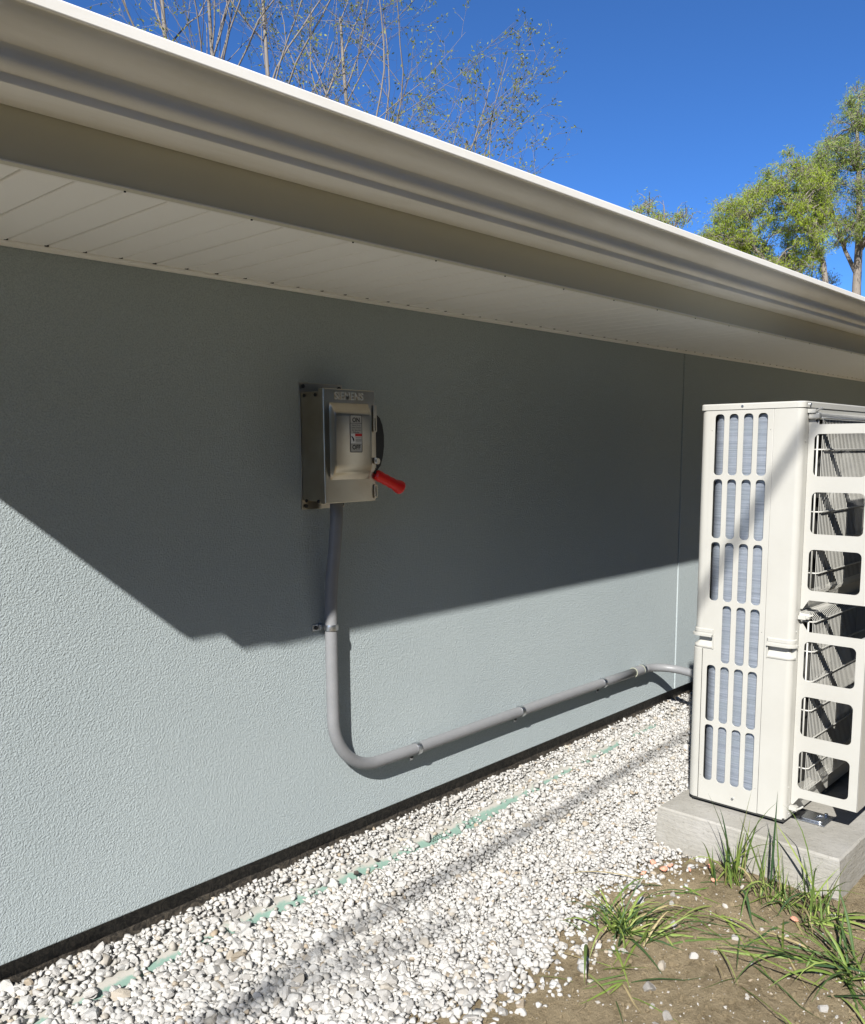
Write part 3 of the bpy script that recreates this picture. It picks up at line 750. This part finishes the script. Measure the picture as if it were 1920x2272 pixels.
def rotm(n, rs, flat=.42):
    """random rotations, biased so the long axes lie down"""
    yaw = rs.uniform(0, 2*np.pi, n); tx = rs.normal(0, flat, n); ty = rs.normal(0, flat, n)
    cz, sz = np.cos(yaw), np.sin(yaw); cx_, sx_ = np.cos(tx), np.sin(tx); cy2, sy2 = np.cos(ty), np.sin(ty)
    Z = np.zeros(n); O = np.ones(n)
    Rz = np.stack([np.stack([cz, -sz, Z], 1), np.stack([sz, cz, Z], 1), np.stack([Z, Z, O], 1)], 1)
    Rx = np.stack([np.stack([O, Z, Z], 1), np.stack([Z, cx_, -sx_], 1), np.stack([Z, sx_, cx_], 1)], 1)
    Ry = np.stack([np.stack([cy2, Z, sy2], 1), np.stack([Z, O, Z], 1), np.stack([-sy2, Z, cy2], 1)], 1)
    return Rz @ Rx @ Ry
stones = []                                   # x,y,z,r
def layer(step, zoff, rmean, keep, rs):
    gx = np.arange(.55, 5.9, step); gy = np.arange(-1.35, .045, step)
    X, Y = np.meshgrid(gx, gy, indexing='ij'); X = X + rs.uniform(-.45, .45, X.shape)*step; Y = Y + rs.uniform(-.45, .45, Y.shape)*step
    X, Y = X.ravel(), Y.ravel()
    R_ = np.clip(rmean*(1.22-.34*sm(1.3, 2.6, X))*np.exp(rs.normal(0, .33, X.size)), .005, .030)
    e = edge(X) + .05*wob(X*4, Y*4)
    into = Y - e                              # >0 inside gravel
    p = np.where(into > .10, 1, np.clip(1+(into-.10)/.34, 0, 1)**2.6)*keep
    ok = rs.uniform(size=X.size) < p
    ok &= ~((X > px0-.012) & (X < px1+.012) & (Y > py0-.012) & (Y < py1+.012))
    ok &= ~((X > px0-.3) & (Y < -1.12)) | (X < px0-.3)
    ok &= (Y + R_*.8 < .040)
    py_ = pipe_y2(X); inp = (X > .75) & (np.abs(Y-py_) < PR+.006)
    ok &= ~(inp & (rs.uniform(size=X.size) > np.where(wob(X*2.3, X*.7) > .15, np.where(Y > py_-.012, .62, .42), np.where(Y > py_-.012, .42, .10))))
    on_soil = into < 0
    Z = np.where(on_soil, ground_z(X, Y)+.3*R_, gravel_z(X, Y)+zoff) + rs.uniform(-.004, .004, X.size)
    Zp = pipe_z(X)+np.sqrt(np.maximum(PR**2-(Y-py_)**2, 0))+R_*.4
    Z = np.where(inp, np.maximum(Z, Zp), Z)
    near = (X > .9) & (np.abs(Y-py_) > PR) & (np.abs(Y-py_) < PR+.06)
    Z = np.where(near, Z-.001, Z)
    # smaller stone towards the wall
    R_ = np.where((Y > py_+PR) & (X > 1.2), R_*.82, R_)
    return np.stack([X, Y, Z, R_], 1)[ok]
rs = np.random.default_rng(11)
st_ = np.concatenate([layer(.0205, -.006, .0120, 1.0, rs), layer(.0165, .002, .0100, .97, rs), layer(.0205, .007, .0112, .62, rs)])
# camera distance and visibility order for the 300 separate ones
dcam = np.hypot(st_[:, 0]-0, st_[:, 1]+2.5)
v = st_[:, :3]-np.array([0, -2.5, 1.575]); Fw = np.array(fwd); Rg = np.array(rgt); Uq = np.array(upv)
w = v@Fw; uu = 960+1965.6*(v@Rg)/w; vv = 1253.3-1965.6*(v@Uq)/w
inview = (uu > 5) & (uu < 1915) & (vv < 2265)
score = np.where(inview & (st_[:, 2] > gravel_z(st_[:, 0], st_[:, 1])+.002), st_[:, 3]/w, 0)
order = np.argsort(-score); sel = set(order[:290].tolist())
vis = (uu > -250) & (uu < 2200) & (vv < 2600)
gravel = empty('gravel_bed', (2.5, -.5, 0), kind='structure'); gravel['label'] = 'strip of white crushed limestone gravel along the wall'
hi_me = []
for i, S in enumerate(shapes_hi):
    me = bpy.data.meshes.new('stone'); me.from_pydata(S.tolist(), [], F2.tolist()); me.materials.append(m_stone); hi_me.append(me)
rot = rotm(len(st_), rs)
rp = random.Random(5)
def put_stone(x, y, z, r, R3=None, m=None, par=gravel, sh=None):
    me = hi_me[rp.randrange(16) if sh is None else sh]
    if m is not None:
        me = me.copy(); me.materials.clear(); me.materials.append(m)
    o = bpy.data.objects.new('stone', me); COL.objects.link(o); o.parent = par
    o.matrix_parent_inverse = Matrix.Translation(-Vector(par.location))
    mm = Matrix.Identity(3) if R3 is None else Matrix(R3.tolist())
    o.matrix_basis = Matrix.Translation((x, y, z)) @ mm.to_4x4() @ Matrix.Diagonal((r, r, r, 1))
    return o
for i in sel:
    put_stone(*[float(q) for q in st_[i]], R3=rot[i])
def join_stones(ids, shapes, F, name):
    vs_, fs = [], []; base = 0
    kinds = rs.integers(0, 16, len(ids)); nv = len(shapes[0])
    out = np.zeros((len(ids), nv, 3), np.float32)
    for k in range(16):
        mk = kinds == k
        if mk.any():
            out[mk] = np.einsum('nij,vj->nvi', rot[ids][mk], shapes[k])*st_[ids][mk][:, 3][:, None, None] + st_[ids][mk][:, None, :3]
    Vv = out.reshape(-1, 3); Ff = (F[None]+np.arange(len(ids))[:, None, None]*nv).reshape(-1, 3)
    me = bpy.data.meshes.new(name)
    me.vertices.add(len(Vv)); me.vertices.foreach_set('co', Vv.ravel())
    me.loops.add(Ff.size); me.loops.foreach_set('vertex_index', Ff.ravel().astype(np.int32))
    me.polygons.add(len(Ff)); me.polygons.foreach_set('loop_start', np.arange(0, Ff.size, 3, dtype=np.int32)); me.polygons.foreach_set('loop_total', np.full(len(Ff), 3, np.int32))
    me.update(calc_edges=True); me.validate()
    o = link(name, me, m_stone, gravel); o['kind'] = 'stuff'; return o
rest = np.array([i for i in range(len(st_)) if i not in sel and vis[i]])
nearm = (w[rest] < 2.45) & inview[rest] & (st_[rest, 2] > gravel_z(st_[rest, 0], st_[rest, 1])-.006)
low = ~nearm & (st_[rest, 2] < gravel_z(st_[rest, 0], st_[rest, 1])-.0015)
Vc = np.array([(sx, sy, sz) for sx in (-.75, .75) for sy in (-.6, .6) for sz in (-.45, .45)]); Fc = np.array([(0, 1, 3), (0, 3, 2), (4, 6, 7), (4, 7, 5), (0, 4, 5), (0, 5, 1), (2, 3, 7), (2, 7, 6), (0, 2, 6), (0, 6, 4), (1, 5, 7), (1, 7, 3)])
shapes_c = [Vc*np.random.default_rng(300+i).uniform(.65, 1.2, Vc.shape) for i in range(16)]
join_stones(rest[nearm], shapes_hi, F2, 'gravel'); join_stones(rest[~nearm & ~low], shapes_lo, F1, 'gravel'); join_stones(rest[low], shapes_c, Fc, 'gravel')
print('stones', len(rest), nearm.sum(), low.sum())
# loose stones on the soil
for x_, y_, r_ in ((2.33, -1.28, .019), (2.20, -1.31, .022), (2.43, -1.33, .016), (2.55, -1.20, .015), (2.10, -1.42, .020), (2.12, -1.36, .012), (1.98, -1.55, .021), (1.84, -1.40, .014),
                   (1.96, -1.86, .021), (2.00, -1.84, .016), (2.02, -1.88, .020), (1.90, -1.82, .017), (2.62, -1.38, .013), (2.44, -1.72, .018), (1.98, -1.74, .013), (2.52, -1.48, .012), (2.68, -1.12, .016), (2.30, -1.16, .017), (2.75, -1.09, .015)):
    put_stone(x_, y_, float(ground_z(np.array(x_), np.array(y_)))+r_*.25, r_, rotm(1, rs)[0], m=m_stone_dirty, par=ground)
for x_, y_, r_ in ((2.905, -.925, .015), (2.87, -.985, .018), (2.92, -.99, .014), (2.80, -.945, .012), (3.00, -1.11, .014), (2.93, -1.16, .012), (2.94, -1.06, .011), (2.84, -1.48, .017)):
    o = put_stone(x_, y_, float(ground_z(np.array(x_), np.array(y_)))+r_*.75+.006, r_, rotm(1, rs)[0], m=m_orange); o['label'] = 'stone sprayed with orange marking paint'

# ------------------------------------------------------------------ grass
def blade(b, base, direction, length, width, droop, rs, twist=0.0, n=7):
    d = Vector(direction).normalized(); p = Vector(base); step = length/n
    side = d.cross(Vector((0, 0, 1)))
    side = (side.normalized() if side.length > .05 else Vector((1, 0, 0)))
    q = Matrix.Rotation(rs.uniform(-.8, .8) + twist, 3, d); side = q @ side
    L = []; 
    for i in range(n+1):
        s = i/n; wd = width*(1-s**2.2)*(.55+.9*min(s*3, 1)*.5)
        if i == n: wd = .0002
        c = p; fold = d.cross(side)*wd*.35
        L.append((c-side*wd*.5+fold, c, c+side*wd*.5+fold))
        d = (d + Vector((0, 0, -droop*(s+.15)*step*9))).normalized()
        p = p + d*step
        gz = float(ground_z(np.array(p.x), np.array(p.y)))+.004
        if p.z < gz: p.z = gz + .002; d.z = max(d.z, 0.02); d.normalize()
    vs_ = [q_ for r_ in L for q_ in r_]; fs = []
    for i in range(n):
        fs += [(i*3, i*3+1, i*3+4, i*3+3), (i*3+1, i*3+2, i*3+5, i*3+4)]
    b.add(vs_, fs)
def tuft(name, label, x, y, specs, group, seed):
    rs = random.Random(seed); z = float(ground_z(np.array(x), np.array(y)))
    b = MB()
    for (count, spread, (l0, l1), (w0, w1), (az0, az1), (el0, el1), droop) in specs:
        for _ in range(int(count*1.15)):
            az = rad(rs.uniform(az0, az1)); el = rad(rs.uniform(el0, el1))
            bx_ = x + rs.gauss(0, spread); by_ = y + rs.gauss(0, spread)
            if bx_ > px0-.02 and py0 < by_ < py1: bx_ = px0-.02-abs(rs.gauss(0, .02))
            d = (math.cos(az)*math.cos(el), math.sin(az)*math.cos(el), math.sin(el))
            gz = float(ground_z(np.array(bx_), np.array(by_)))
            blade(b, (bx_, by_, gz-.004), d, rs.uniform(l0, l1)*rs.choice((.5, .8, 1, 1, 1.15)), rs.uniform(w0, w1), droop*rs.choice((.2, .6, 1, 1.5, 2.2)), rs)
    o = b.build(name, m_grass, None, smooth=True, fix=False)
    tag(o, label, 'grass', group)
    return o
G = 'grass tufts at the gravel edge'
tuft('grass_tuft', 'sprawling grass tuft on the border of gravel and bare soil, clear of the pad', 2.40, -1.085,
     [(26, .035, (.12, .24), (.005, .010), (0, 360), (25, 75), .9), (16, .05, (.18, .32), (.007, .013), (190, 330), (8, 35), .5), (9, .03, (.18, .26), (.006, .010), (130, 200), (45, 70), .5), (11, .04, (.2, .36), (.006, .011), (300, 370), (20, 55), 1.0), (8, .04, (.16, .28), (.006, .010), (200, 270), (45, 75), 1.3)], G, 1)
tuft('grass_tuft', 'tall upright grass tuft growing against the left face of the concrete pad', 2.985, -1.21,
     [(22, .045, (.08, .20), (.004, .007), (0, 360), (55, 88), .4), (9, .025, (.28, .40), (.009, .014), (60, 300), (70, 87), .40), (8, .04, (.24, .34), (.009, .014), (90, 280), (50, 70), 1.2)], G, 2)
tuft('grass_tuft', 'grass tuft with bending blades below the near part of the pad', 2.975, -1.37,
     [(26, .05, (.08, .20), (.004, .007), (0, 360), (45, 88), .5), (6, .04, (.26, .36), (.008, .012), (60, 330), (64, 84), .6), (9, .05, (.2, .32), (.008, .013), (130, 280), (20, 50), .8)], G, 3)
tuft('grass_tuft', 'dark grass tuft at the near corner of the concrete pad', 2.93, -1.52,
     [(26, .06, (.08, .20), (.005, .008), (0, 360), (35, 85), .6), (5, .05, (.24, .36), (.008, .011), (0, 360), (60, 84), .6), (12, .06, (.2, .34), (.009, .014), (150, 300), (10, 45), .7)], G, 4)
tuft('grass_tuft', 'dense drooping grass tuft on bare soil at the right edge, away from the pad', 2.68, -1.70,
     [(34, .055, (.14, .30), (.007, .012), (0, 360), (15, 70), .9), (18, .06, (.24, .44), (.009, .015), (100, 290), (8, 40), .6)], G, 5)
tuft('grass_tuft', 'flattened pale grass blades lying on soil between gravel and pad', 2.72, -1.20,
     [(24, .11, (.12, .34), (.005, .010), (120, 320), (3, 28), .6)], G, 6)
tuft('grass_tuft', 'few thin grass blades lying flat on the brown soil near the gravel edge', 2.19, -1.22,
     [(14, .07, (.12, .26), (.005, .009), (90, 330), (3, 25), .5)], G, 7)
tuft('grass_tuft', 'small low grass blades in the corner nearest the camera', 2.22, -1.78,
     [(9, .05, (.12, .28), (.006, .010), (60, 330), (15, 60), .7)], G, 8)
tuft('grass_tuft', 'long single grass blades arching low over the open soil patch', 2.46, -1.46,
     [(8, .12, (.16, .34), (.005, .009), (150, 300), (5, 30), .5)], G, 10)
# crumbs of soil and stone chips
V0, F0 = ico(1)
def crumbs(name, label, n, rr, m, seed, ylo=-2.1, white=False):
    r3 = np.random.default_rng(seed); X = r3.uniform(1.35, 3.1, n); Y = r3.uniform(ylo, -.9, n)
    k = (Y < edge(X)-.02+.04*r3.normal(size=n)) & ~((X > px0-.01) & (Y > py0-.01))
    X, Y = X[k], Y[k]; R_ = rr[0]*np.exp(r3.exponential(.45, X.size)); R_ = np.minimum(R_, rr[1]); Z = ground_z(X, Y)+R_*.25
    ro = rotm(X.size, r3, .8); kinds = r3.integers(0, 16, X.size); out = np.zeros((X.size, len(V0), 3))
    for q in range(16):
        mk = kinds == q
        out[mk] = np.einsum('nij,vj->nvi', ro[mk], shapes_lo[q])*R_[mk][:, None, None] + np.stack([X, Y, Z], 1)[mk][:, None, :]
    me = bpy.data.meshes.new(name); me.from_pydata(out.reshape(-1, 3).tolist(), [], (F0[None]+np.arange(X.size)[:, None, None]*len(V0)).reshape(-1, 3).tolist()); me.update()
    return tag(link(name, me, m), label, 'soil' if not white else 'gravel', kind='stuff')
crumbs('soil_crumbs', 'brown crumbs and clods on the bare soil', 6500, (.0024, .012), m_soil, 31)
crumbs('stone_chips', 'pale stone chips scattered over the bare soil', 1100, (.0022, .013), m_stone_dirty, 32, white=True)
# dry straw on the soil
rs2 = random.Random(9); b = MB()
for _ in range(80):
    x_ = rs2.uniform(1.5, 3.0); y_ = rs2.uniform(-2.0, -1.02)
    if y_ > edge(x_)-.04: continue
    a = rs2.uniform(0, 6.28); L_ = rs2.uniform(.02, .09); z_ = float(ground_z(np.array(x_), np.array(y_)))+.003
    b.tube([(x_, y_, z_), (x_+math.cos(a)*L_*.5, y_+math.sin(a)*L_*.5, z_+rs2.uniform(.001, .006)), (x_+math.cos(a+.3)*L_, y_+math.sin(a+.3)*L_, z_)], rs2.uniform(.0005, .0011), 4)
o = b.build('straw', m_straw, None); tag(o, 'short dry straw bits scattered on the bare soil', 'straw', kind='stuff')

b = MB(); bp = []
for i in range(13):
    q = i/12; bp.append((1.93+.19*q, -.335+.05*q, .022+.075*math.sin(q*math.pi)**.8))
b.tube(bp, .0011, 5); o = b.build('dry_stem', m_straw, None, smooth=True); tag(o, 'thin dry stem arched over the white gravel', 'stem')
for x_, y_, r_ in ((2.075, -.165, .017), (2.20, -.145, .012), (3.28, -.215, .016)):
    o = put_stone(x_, y_, .022, r_, rotm(1, rs)[0], m=m_membrane); o['label'] = 'black flake of foundation membrane among white stones'

# ------------------------------------------------------------------ trees
class Tree:
    def __init__(s, seed): s.r = random.Random(seed); s.b = MB(); s.lv = []; s.lf = []
    def branch(s, p, d, L, r, level, P):
        n = max(3, int(L/P['seg'])); pts = [Vector(p)]; rs_ = [r]; d = Vector(d).normalized()
        rt = r*P.get('taper', .35); wd = P['wander']*(.15 if level == 0 else 1)
        for i in range(n):
            d = (d + Vector((s.r.gauss(0, wd), s.r.gauss(0, wd), s.r.gauss(0, wd) + P['up'][min(level, len(P['up'])-1)]))).normalized()
            pts.append(pts[-1]+d*(L/n)); rs_.append(r+(rt-r)*(i+1)/n)
        s.b.tube(pts, rs_, 7 if level == 0 else (5 if level < 3 else 3), cap=False)
        if level < P['levels']:
            k = P['kids'][level]
            for j in range(k):
                q = P['from'][level] + (1-P['from'][level])*(j+s.r.random())/k
                i = min(int(q*n), n-1); base = pts[i].lerp(pts[i+1], q*n-i)
                t_ = (pts[i+1]-pts[i]).normalized()
                az = s.r.uniform(0, 6.283); a = rad(s.r.uniform(*P['ang'][min(level, len(P['ang'])-1)]))
                ref = Vector((0, 0, 1)) if abs(t_.z) < .9 else Vector((1, 0, 0))
                u_ = t_.cross(ref).normalized(); w_ = t_.cross(u_)
                dd = t_*math.cos(a)+(u_*math.cos(az)+w_*math.sin(az))*math.sin(a)
                s.branch(base, dd, L*P['ratio']*(1.15-.55*q)*s.r.uniform(.75, 1.2), max(rs_[i]*P['rr'], P['rmin']), level+1, P)
        if level >= P['leaf_from']:
            cnt = P['leaves']
            for j in range(cnt):
                q = s.r.random(); i = min(int(q*n), n-1); c = pts[i].lerp(pts[i+1], q*n-i)
                P['leaf'](s, c, d)
    def quad(s, c, d, L, W):
        d = d.normalized(); u_ = d.cross(Vector((s.r.gauss(0, 1), s.r.gauss(0, 1), s.r.gauss(0, 1))))
        if u_.length < 1e-4: return
        u_ = u_.normalized()*W/2; bse = len(s.lv)
        s.lv += [tuple(c), tuple(c+d*L*.45+u_), tuple(c+d*L), tuple(c+d*L*.45-u_)]; s.lf.append((bse, bse+1, bse+2, bse+3))
    def finish(s, name, label, base, bark, leaf, group=None):
        e = empty(name, base, label, 'tree', group)
        s.b.build('trunk', bark, e, smooth=True, fix=False)
        me = bpy.data.meshes.new('crown'); me.from_pydata(s.lv, [], s.lf); me.update(); link('crown', me, leaf, e)
        return e
def pt(az, el, dist):
    return Vector((math.sin(rad(az))*dist, -2.5+math.cos(rad(az))*dist, 1.575+math.tan(rad(el))*dist))
def bud_leaf(s, c, d):
    for _ in range(s.r.randint(1, 3)):
        dd = (d*.5+Vector((s.r.gauss(0, .6), s.r.gauss(0, .6), s.r.gauss(.0, .6))))
        s.quad(c+Vector((s.r.gauss(0, .03), s.r.gauss(0, .03), s.r.gauss(0, .03))), dd, s.r.uniform(.035, .075), s.r.uniform(.016, .030))
BARE = dict(seg=.35, wander=.10, up=[.02, .08, .08, .06, .04], levels=4, kids=[9, 5, 4, 3], **{'from': [.30, .2, .2, .2]}, ang=[(26, 52), (28, 56), (28, 60), (25, 60)],
            ratio=.54, rr=.46, rmin=.0035, leaf_from=3, leaves=2, leaf=bud_leaf, taper=.3)
TG = 'budding trees behind the roof'
def bare_tree(seed, az, dist, height, lean, label):
    t_ = Tree(seed); base = pt(az, 0, dist); base.z = -.1
    t_.branch(base, (lean[0], lean[1], 1), height, .075, 0, BARE)
    return t_.finish('budding_tree', label, base, m_bark2, m_bud, TG)
bare_tree(21, 31.5, 15.0, 10.2, (.02, .0), 'budding tree with many bare grey stems at the upper left, tallest behind the roof')
bare_tree(33, 34.6, 15.8, 9.4, (.0, .0), 'thin budding tree between the two tallest at the upper left')
bare_tree(22, 37.5, 15.5, 10.2, (.0, .02), 'thin budding tree with upright twigs, third from the left behind the roof')
bare_tree(25, 43.0, 15.5, 8.9, (.0, .0), 'budding tree of slender upright twigs in the middle of the roof edge')
bare_tree(24, 46.8, 16.0, 7.0, (.0, .0), 'low budding tree at the right end of the bare group behind the roof')

def willow_tree(seed, label, base, stems, clumps, leafm, per, name='willow_tree', trunk_r=.16, ll=(.10, .18), lw=(.016, .028)):
    """stems: list of polylines (points, r0, r1); clumps: (centre, radius)"""
    t_ = Tree(seed); R = t_.r
    for pts_, r0, r1 in stems:
        n = len(pts_); t_.b.tube(pts_, [r0+(r1-r0)*i/(n-1) for i in range(n)], 7, cap=False)
    allp = [(Vector(p), r0+(r1-r0)*i/(len(ps)-1)) for ps, r0, r1 in stems for i, p in enumerate(ps)]
    for c, rad_ in clumps:
        c = Vector(c)
        j = min(allp, key=lambda a: (a[0]-c).length + (4 if a[0].z > c.z+.3 else 0))
        mid = j[0].lerp(c, .5)+Vector((R.gauss(0, .12), R.gauss(0, .12), R.uniform(0, .3)))
        br_r = min(j[1]*.6, .05)
        t_.b.tube([j[0], j[0].lerp(mid, .5)+Vector((0, 0, .08)), mid, mid.lerp(c, .5)+Vector((R.gauss(0, .1), R.gauss(0, .1), .05)), c], [br_r, br_r*.8, br_r*.6, br_r*.45, .010], 5, cap=False)
        for k in range(max(5, int(per/9))):
            v_ = Vector((R.gauss(0, 1), R.gauss(0, 1), R.gauss(0, .8)))
            v_ = v_.normalized()*rad_*(R.random()**.5)
            s0 = c + v_*.25; s1 = c + v_ + Vector((0, 0, .10))
            end = s1 + Vector((v_.x*.25, v_.y*.25, -R.uniform(.05, .35)*rad_))
            t_.b.tube([s0, s0.lerp(s1, .6)+Vector((0, 0, .05)), s1, end], [.010, .008, .005, .003], 3, cap=False)
            for m_ in range(9):
                q = R.uniform(.25, 1); 
                p_ = (s0.lerp(s1, q*1.6) if q < .62 else s1.lerp(end, (q-.62)/.38))
                p_ = p_ + Vector((R.gauss(0, .07), R.gauss(0, .07), R.gauss(0, .07)))
                t_.quad(p_, Vector((R.gauss(-.25, .45), R.gauss(0, .45), R.uniform(-1.0, .35))), R.uniform(*ll), R.uniform(*lw))
    return t_.finish(name, label, base, m_bark, leafm)
def scatter(seed, az0, az1, elf, dist, n, rr, dd=1.6):
    """clump centres spread through a crown: elf(az)->(el_lo, el_hi)"""
    R = random.Random(seed); out = []
    for _ in range(n*4):
        az = R.uniform(az0, az1); lo, hi = elf(az)
        if hi <= lo: continue
        el = R.uniform(lo, hi); out.append((pt(az, el, dist+R.uniform(-dd, dd)), R.uniform(*rr)))
        if len(out) >= n: break
    return out
D = 34
B = pt(71.0, 0, D); B.z = -.1
stemB = [([B, pt(70.7, 5, D), pt(70.4, 8.5, D), pt(70.1, 10.4, D), pt(69.5, 12.0, D), pt(68.7, 12.9, D-.3), pt(68.0, 13.5, D-.5), pt(67.5, 14.3, D-.6)], .14, .03),
         ([pt(70.2, 7.2, D), pt(69.3, 8.9, D), pt(68.6, 10.0, D), pt(67.9, 10.6, D+.2), pt(66.8, 10.8, D+.3), pt(65.6, 11.1, D+.3)], .13, .03),
         ([pt(69.2, 8.0, D-.3), pt(68.4, 9.4, D-.4), pt(67.4, 10.2, D-.6), pt(66.3, 11.6, D-.6), pt(66.0, 13.0, D-.6)], .11, .03)]
def elB(az): 
    hi = np.interp(az, [63.0, 63.6, 64.4, 65.6, 66.6, 67.6, 68.6, 69.6, 70.4], [11.2, 13.0, 13.9, 14.2, 15.0, 16.3, 16.2, 15.2, 14.0]); lo = np.interp(az, [63, 65, 67, 69, 70.4], [10.6, 10.0, 9.0, 9.6, 11.5]); return lo, hi
willow_tree(41, 'leaning willow with yellow-green spreading crown low over the roof edge, beside the taller tree', B, stemB, scatter(5, 63.0, 70.2, elB, D, 250, (.22, .58)), m_willow, 165)
A = pt(72.2, 0, D+3); A.z = -.1
stemA = [([A, pt(72.0, 5, D+3), pt(71.9, 9, D+3), pt(71.9, 12, D+3), pt(71.7, 15, D+3), pt(71.5, 17, D+3), pt(71.5, 18.6, D+3)], .22, .03),
         ([pt(71.9, 9.6, D+3), pt(71.2, 11.0, D+3), pt(70.6, 12.6, D+3.2), pt(70.2, 14, D+3.2)], .09, .02),
         ([pt(72.0, 11.0, D+3), pt(72.9, 13.0, D+3), pt(73.6, 15.4, D+3)], .11, .03)]
def elA(az):
    hi = np.interp(az, [68.8, 69.6, 70.2, 70.7, 71.3, 72.5, 74, 75.5], [15.0, 16.0, 16.9, 18.2, 18.9, 19.2, 18, 15]); lo = np.interp(az, [68.8, 69.6, 70.6, 72, 75.5], [14.2, 12.8, 11.2, 11.6, 11.5]); return lo, hi
willow_tree(42, 'tall grey-green willow with a straight brown trunk at the right edge', A, stemA, scatter(6, 68.9, 75.2, elA, D+3, 270, (.22, .60)), m_willow2, 145)
Cb = pt(61.2, 0, 24); Cb.z = -.1
stemC = [([Cb, pt(61.1, 6, 24), pt(60.9, 10, 24), pt(60.5, 12.5, 24), pt(60.2, 13.8, 24)], .10, .012), ([pt(61.0, 9.5, 24), pt(61.6, 12, 24), pt(61.9, 13.9, 24)], .05, .01), ([pt(61.0, 10.5, 24), pt(61.2, 13, 24), pt(61.1, 14.2, 24)], .04, .01)]
def elC(az): return 12.2, float(np.interp(az, [58.9, 59.6, 60.2, 60.8, 61.5, 62.2, 62.7], [13.2, 14.0, 14.7, 13.9, 14.5, 14.4, 13.0]))
willow_tree(43, 'small light green treetop peeking above the gutter between the bare trees and willows', Cb, stemC, scatter(8, 59.0, 62.5, elC, 24, 34, (.18, .40), .8), m_willow, 70, name='small_tree', ll=(.06, .12), lw=(.012, .022))
# wispy low growth right of the leaning stem
D2 = D+6; E_ = pt(69.8, 0, D2); E_.z = -.1
def elE(az): return 8.6, float(np.interp(az, [66.8, 68, 69.5, 70.6, 71.2], [9.8, 10.6, 12.2, 11.0, 9.5]))
willow_tree(44, 'sparse sapling between the willow stems, seen just above the gutter', E_, [([E_, pt(69.7, 6, D2), pt(69.5, 9, D2), pt(69.6, 11.5, D2)], .07, .01)], scatter(9, 67.0, 71.2, elE, D2, 40, (.25, .5), 1), m_willow2, 110, name='sapling')

# unseen wood added behind the camera to block low sky light
rw = random.Random(90); wv, wf = [], []; tw = MB()
for k in range(41):
    x_ = -22 + k*1.55 + rw.uniform(-.6, .6); y_ = rw.uniform(-15.5, -10.5)
    if k >= 34: x_ = rw.uniform(23, 29); y_ = -11 + (k-34)*1.5
    hh = rw.uniform(13, 16) if x_ > -9 else rw.uniform(7, 9)
    tw.tube([(x_, y_, -.1), (x_+rw.uniform(-.2, .2), y_, hh*.5), (x_+rw.uniform(-.3, .3), y_, hh*.92)], [.16, .11, .03], 6, cap=False)
    for _ in range(620):
        z_ = rw.uniform(.3, hh); r_ = (1.0+.9*math.sin(min(z_/hh, 1)*2.6))*(rw.random()**.45); a_ = rw.uniform(0, 6.283)
        c_ = Vector((x_+r_*math.cos(a_), y_+r_*math.sin(a_), z_))
        d_ = Vector((rw.gauss(0, 1), rw.gauss(0, 1), rw.gauss(0, .7))).normalized(); u_ = d_.cross(Vector((rw.gauss(0, 1), rw.gauss(0, 1), rw.gauss(0, 1)))).normalized()
        q = len(wv); L_ = rw.uniform(.35, .65); wv += [tuple(c_-d_*L_), tuple(c_+u_*L_*.4), tuple(c_+d_*L_), tuple(c_-u_*L_*.4)]; wf.append((q, q+1, q+2, q+3))
me = bpy.data.meshes.new('added_woods'); me.from_pydata(wv, [], wf); me.update()
added_woods = link('added_woods', me, leaf_material('added_woods_leaf', (.03, .05, .015), (.06, .085, .03), .2)); tag(added_woods, 'dense wood added out of view to cut sky light on the wall', 'added_woods', kind='stuff')
tw.build('trunks', m_bark, added_woods, smooth=True, fix=False)['kind'] = 'stuff'

# tree left of the view: its limbs throw the soft streaks over gravel and unit
t_ = Tree(77)
tb = Vector((-7.3, -3.55, -.1))
t_.b.tube([tb, tb+Vector((.05, .02, 1.6)), tb+Vector((.0, .05, 3.2)), tb+Vector((.25, .1, 4.6)), tb+Vector((.2, .3, 6.0)), tb+Vector((.4, .2, 7.6))], [.17, .14, .12, .10, .06, .02], 9, cap=False)
def limb(pts_, r0, r1, kids, seed):
    n = len(pts_); t_.b.tube(pts_, [r0+(r1-r0)*i/(n-1) for i in range(n)], 7, cap=False)
limb([(-7.15, -3.46, 4.2), (-6.2, -3.35, 4.55), (-5.2, -3.38, 4.80), (-4.6, -3.46, 4.90), (-4.0, -3.42, 5.02), (-3.2, -3.56, 5.30), (-2.4, -3.66, 5.56), (-1.7, -3.80, 5.82), (-1.0, -3.95, 6.02)], .0165, .0165, 3, 1)
limb([(-3.2, -3.56, 5.30), (-2.7, -3.60, 5.44), (-2.2, -3.71, 5.66), (-1.6, -3.83, 5.88), (-1.0, -3.98, 6.08)], .012, .014, 3, 5)
limb([(-7.2, -3.5, 5.2), (-6.4, -3.9, 5.9), (-5.6, -4.6, 6.6)], .03, .012, 3, 2)
limb([(-7.1, -3.5, 4.6), (-7.6, -4.0, 5.4), (-8.2, -4.4, 6.2)], .05, .02, 3, 3)
limb([(-7.1, -3.3, 5.9), (-7.4, -2.9, 6.9), (-7.9, -2.6, 7.8)], .04, .015, 3, 4)
for q in ((-8.1, -4.3, 6.1), (-7.8, -2.6, 7.7), (-6.9, -3.3, 7.5), (-7.7, -4.1, 5.6), (-7.5, -2.8, 7.0)):
    for _ in range(4):
        t_.branch(q, (t_.r.gauss(-.3, .5), t_.r.gauss(-.1, .5), .8), 1.2, .015, 2, dict(BARE, kids=[0, 0, 4, 3], levels=3))
t_.finish('budding_tree', 'bare-limbed tree standing beyond the left edge, casting soft streaks on the gravel', tb, m_bark2, m_bud)

print('meshes', len(bpy.data.meshes), 'tris', sum(len(o.data.polygons) for o in bpy.data.objects if o.type == 'MESH'))
